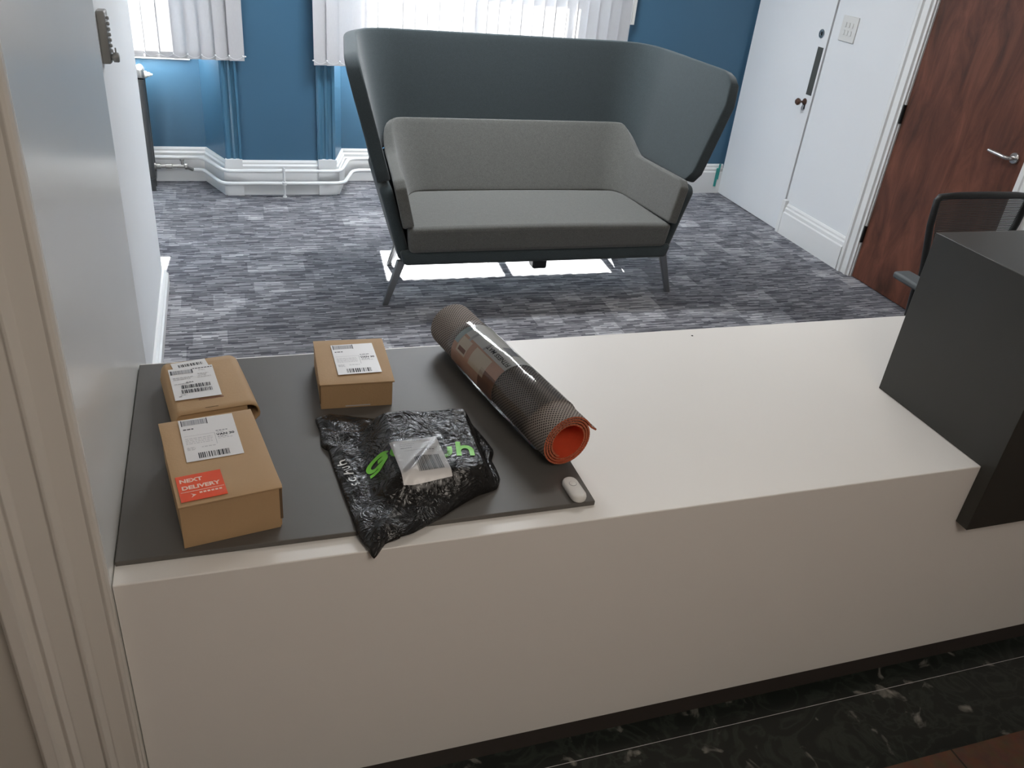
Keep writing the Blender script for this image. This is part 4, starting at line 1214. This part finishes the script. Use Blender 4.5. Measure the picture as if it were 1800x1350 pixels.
# printed leaflet under the film: phi measured from +X (right side) over the top
leaf = MB()
def patch(p0, p1, y0, y1, mi, lift, n=24):
    leaf.grid(lambda u, v: cyl(math.radians(lerp(p0, p1, u)), lerp(y0, y1, v), RF + lift), n, 8, mi)
YL0, YL1 = LM * 0.40, LM * 0.775
patch(15, 200, YL0, YL1, 0, 0.0001, 40)
patch(122, 200, YL0, YL1, 1, 0.0004)                        # photo side, peach
patch(150, 200, YL0, YL0 + 0.075, 4, 0.0006)                # darker brown corner
patch(126, 168, YL0 + 0.055, YL0 + 0.135, 2, 0.0006)        # pale shape
patch(128, 165, YL1 - 0.070, YL1 - 0.022, 2, 0.0007)
patch(150, 160, YL1 - 0.066, YL1 - 0.030, 4, 0.0008)
patch(100, 150, YL1 - 0.020, YL1, 5, 0.0007)                # pale teal end
patch(98, 122, YL0 + 0.110, YL0 + 0.118, 6, 0.0006)
patch(96, 128, YL1 - 0.055, YL1 - 0.046, 6, 0.0009)
patch(60, 84, YL0 + 0.045, YL0 + 0.090, 3, 0.0005)          # grey square
patch(59, 85, YL0 + 0.044, YL0 + 0.0452, 7, 0.0006); patch(59, 85, YL0 + 0.0895, YL0 + 0.0905, 7, 0.0006)
tm = fine(text_mesh('FITNESS MAT', 0.0185, 0.0002), 0.004)
vs = []
for v in tm.vertices:
    # reads from the near end towards the far end, tops towards the left side
    phi = math.radians(108) + v.co.y / RF
    vs.append(cyl(phi, YL0 + 0.060 + v.co.x, RF + 0.0008))
leaf.add(vs, [tuple(p.vertices) for p in tm.polygons], 7)
leaf.build('printed_leaflet', [MT['grey_print'], MT['peach'], MT['pale_print'], MT['ink_grey'], MT['brown_print'], MT['teal_print'], MT['ink_pale'], MT['ink']], yoga, smooth=True, fixn=False, ang=0)

# ================================================================== WHITE CALL BUTTON
cb = thing('call_button', 'small white oval push button unit on the right front corner of the grey board', 'call button', (0.917, 0.083, ZB), math.radians(3))
m = MB()
def stad(w, l, n=14):
    r = w / 2; out = []
    for k in range(n + 1):
        a = PI * k / n; out.append((r * math.cos(a), l / 2 - r + r * math.sin(a)))
    for k in range(n + 1):
        a = PI + PI * k / n; out.append((r * math.cos(a), -l / 2 + r + r * math.sin(a)))
    return out
levels = [(0.030, 0.074, 0.0002), (0.035, 0.079, 0.003), (0.0355, 0.0795, 0.009), (0.033, 0.077, 0.0135), (0.028, 0.072, 0.016), (0.020, 0.062, 0.0168)]
rings = [[(x, y, z) for x, y in stad(w, l)] for w, l, z in levels]
n = len(rings[0]); vs = [v for r in rings for v in r]
fs = [(j * n + i, j * n + (i + 1) % n, (j + 1) * n + (i + 1) % n, (j + 1) * n + i) for j in range(len(rings) - 1) for i in range(n)] + [tuple(range(n - 1, -1, -1)), tuple((len(rings) - 1) * n + i for i in range(n))]
m.add(vs, fs); m.build('casing', MT['plastic_white'], cb, smooth=True, ang=50)
m = MB()
m.lathe([(0.0085, 0), (0.0085, 0.0003)], (0, 0, 1), (0, 0.010, 0.0168), 28)
m.build('button_groove', MT['ink_grey'], cb)
m = MB(); m.lathe([(0.0076, 0), (0.0076, 0.0008), (0.006, 0.0013), (0, 0.0015)], (0, 0, 1), (0, 0.010, 0.0168), 28)
m.build('push_button', MT['plastic_white'], cb, smooth=True)

# ================================================================== OFFICE CHAIR BEHIND THE COUNTER
ch = thing('office_chair', 'black mesh backed office chair behind the dark riser on the right', 'office chair', (3.22, 1.12, 0), 0)
def loopb(w, z0, z1, y): return None
m = MB()
bw = 0.245; zt, zb_ = 0.985, 0.50; yb0 = 0.23
path = [(-bw + 0.10, yb0 + 0.01, zb_)] + [(-bw + 0.06, yb0, 0.66), (-bw + 0.012, yb0, 0.86), (-bw + 0.001, yb0, zt - 0.020), (-bw + 0.012, yb0, zt - 0.005), (-bw + 0.09, yb0 - 0.006, zt + 0.002), (0, yb0 - 0.012, zt + 0.006), (bw - 0.09, yb0 - 0.006, zt + 0.002), (bw - 0.012, yb0, zt - 0.005), (bw - 0.001, yb0, zt - 0.020), (bw - 0.012, yb0, 0.86), (bw - 0.06, yb0, 0.66), (bw - 0.10, yb0 + 0.01, zb_)]
m.tube(path, 0.0145, 10); m.tube([(-bw + 0.10, yb0 + 0.01, zb_), (bw - 0.10, yb0 + 0.01, zb_)], 0.014, 10)
m.build('back_frame', MT['black_plastic'], ch, smooth=True, ang=0)
m = MB()
z = zb_ + 0.02
while z < zt - 0.012:
    wz = bw - 0.004 - 0.26 * (zt - z)
    m.box(-wz, wz, yb0 - 0.002, yb0 + 0.001, z, z + 0.0042); z += 0.0066
for k in range(6, 19):
    x = -bw + k * 2 * bw / 24; m.box(x - 0.0005, x + 0.0005, yb0 + 0.001, yb0 + 0.0018, zb_ + 0.02, zt - 0.014)
m.build('back_mesh', MT['mesh_black'], ch)
m = MB(); m.tube([(0, yb0 + 0.03, 0.40), (0, yb0 + 0.05, 0.55), (0, yb0 + 0.025, 0.72)], 0.022, 10); m.tube([(0, 0, 0.40), (0, yb0 + 0.03, 0.40)], 0.022, 10)
m.build('back_bracket', MT['black_plastic'], ch, smooth=True)
m = MB(); m.prism([(-0.22, -0.24), (0.22, -0.24), (0.25, -0.18), (0.25, 0.15), (0.20, 0.21), (-0.20, 0.21), (-0.25, 0.15), (-0.25, -0.18)], 0.42, 0.49)
m.build('seat', MT['black_plastic'], ch, bevel=0.025, bseg=4)
for sx in (-1, 1):
    a = MB(); a.tube([(sx * 0.24, 0.02, 0.42), (sx * 0.36, 0.02, 0.44), (sx * 0.40, 0.02, 0.52), (sx * 0.42, 0.02, 0.70)], 0.014, 10)
    ao = a.build('armrest', MT['black_plastic'], ch, smooth=True)
    p = MB(); p.prism([(sx * 0.445 - 0.045, -0.15), (sx * 0.445 + 0.030, -0.17), (sx * 0.445 + 0.045, -0.14), (sx * 0.445 + 0.040, 0.09), (sx * 0.445 - 0.040, 0.09)], 0.700, 0.728)
    q = p.build('arm_pad', MT['arm_grey'], ao, bevel=0.010, bseg=3)
m = MB(); m.tube([(0, 0, 0.09), (0, 0, 0.42)], [0.030, 0.022], 14); m.build('gas_lift', MT['black_plastic'], ch, smooth=True)
for k in range(5):
    a = 2 * PI * k / 5 + 0.3; c_, s_ = math.cos(a), math.sin(a)
    g = MB(); g.tube([(0.02 * c_, 0.02 * s_, 0.10), (0.16 * c_, 0.16 * s_, 0.095), (0.29 * c_, 0.29 * s_, 0.075)], [0.022, 0.018, 0.013], 10)
    go = g.build('base_leg', MT['black_plastic'], ch, smooth=True)
    w = MB(); w.lathe([(0.010, -0.022), (0.026, -0.020), (0.026, 0.020), (0.010, 0.022)], (-s_, c_, 0), (0.295 * c_, 0.295 * s_, 0.0265), 16); w.build('castor', MT['black_plastic'], go, smooth=True)
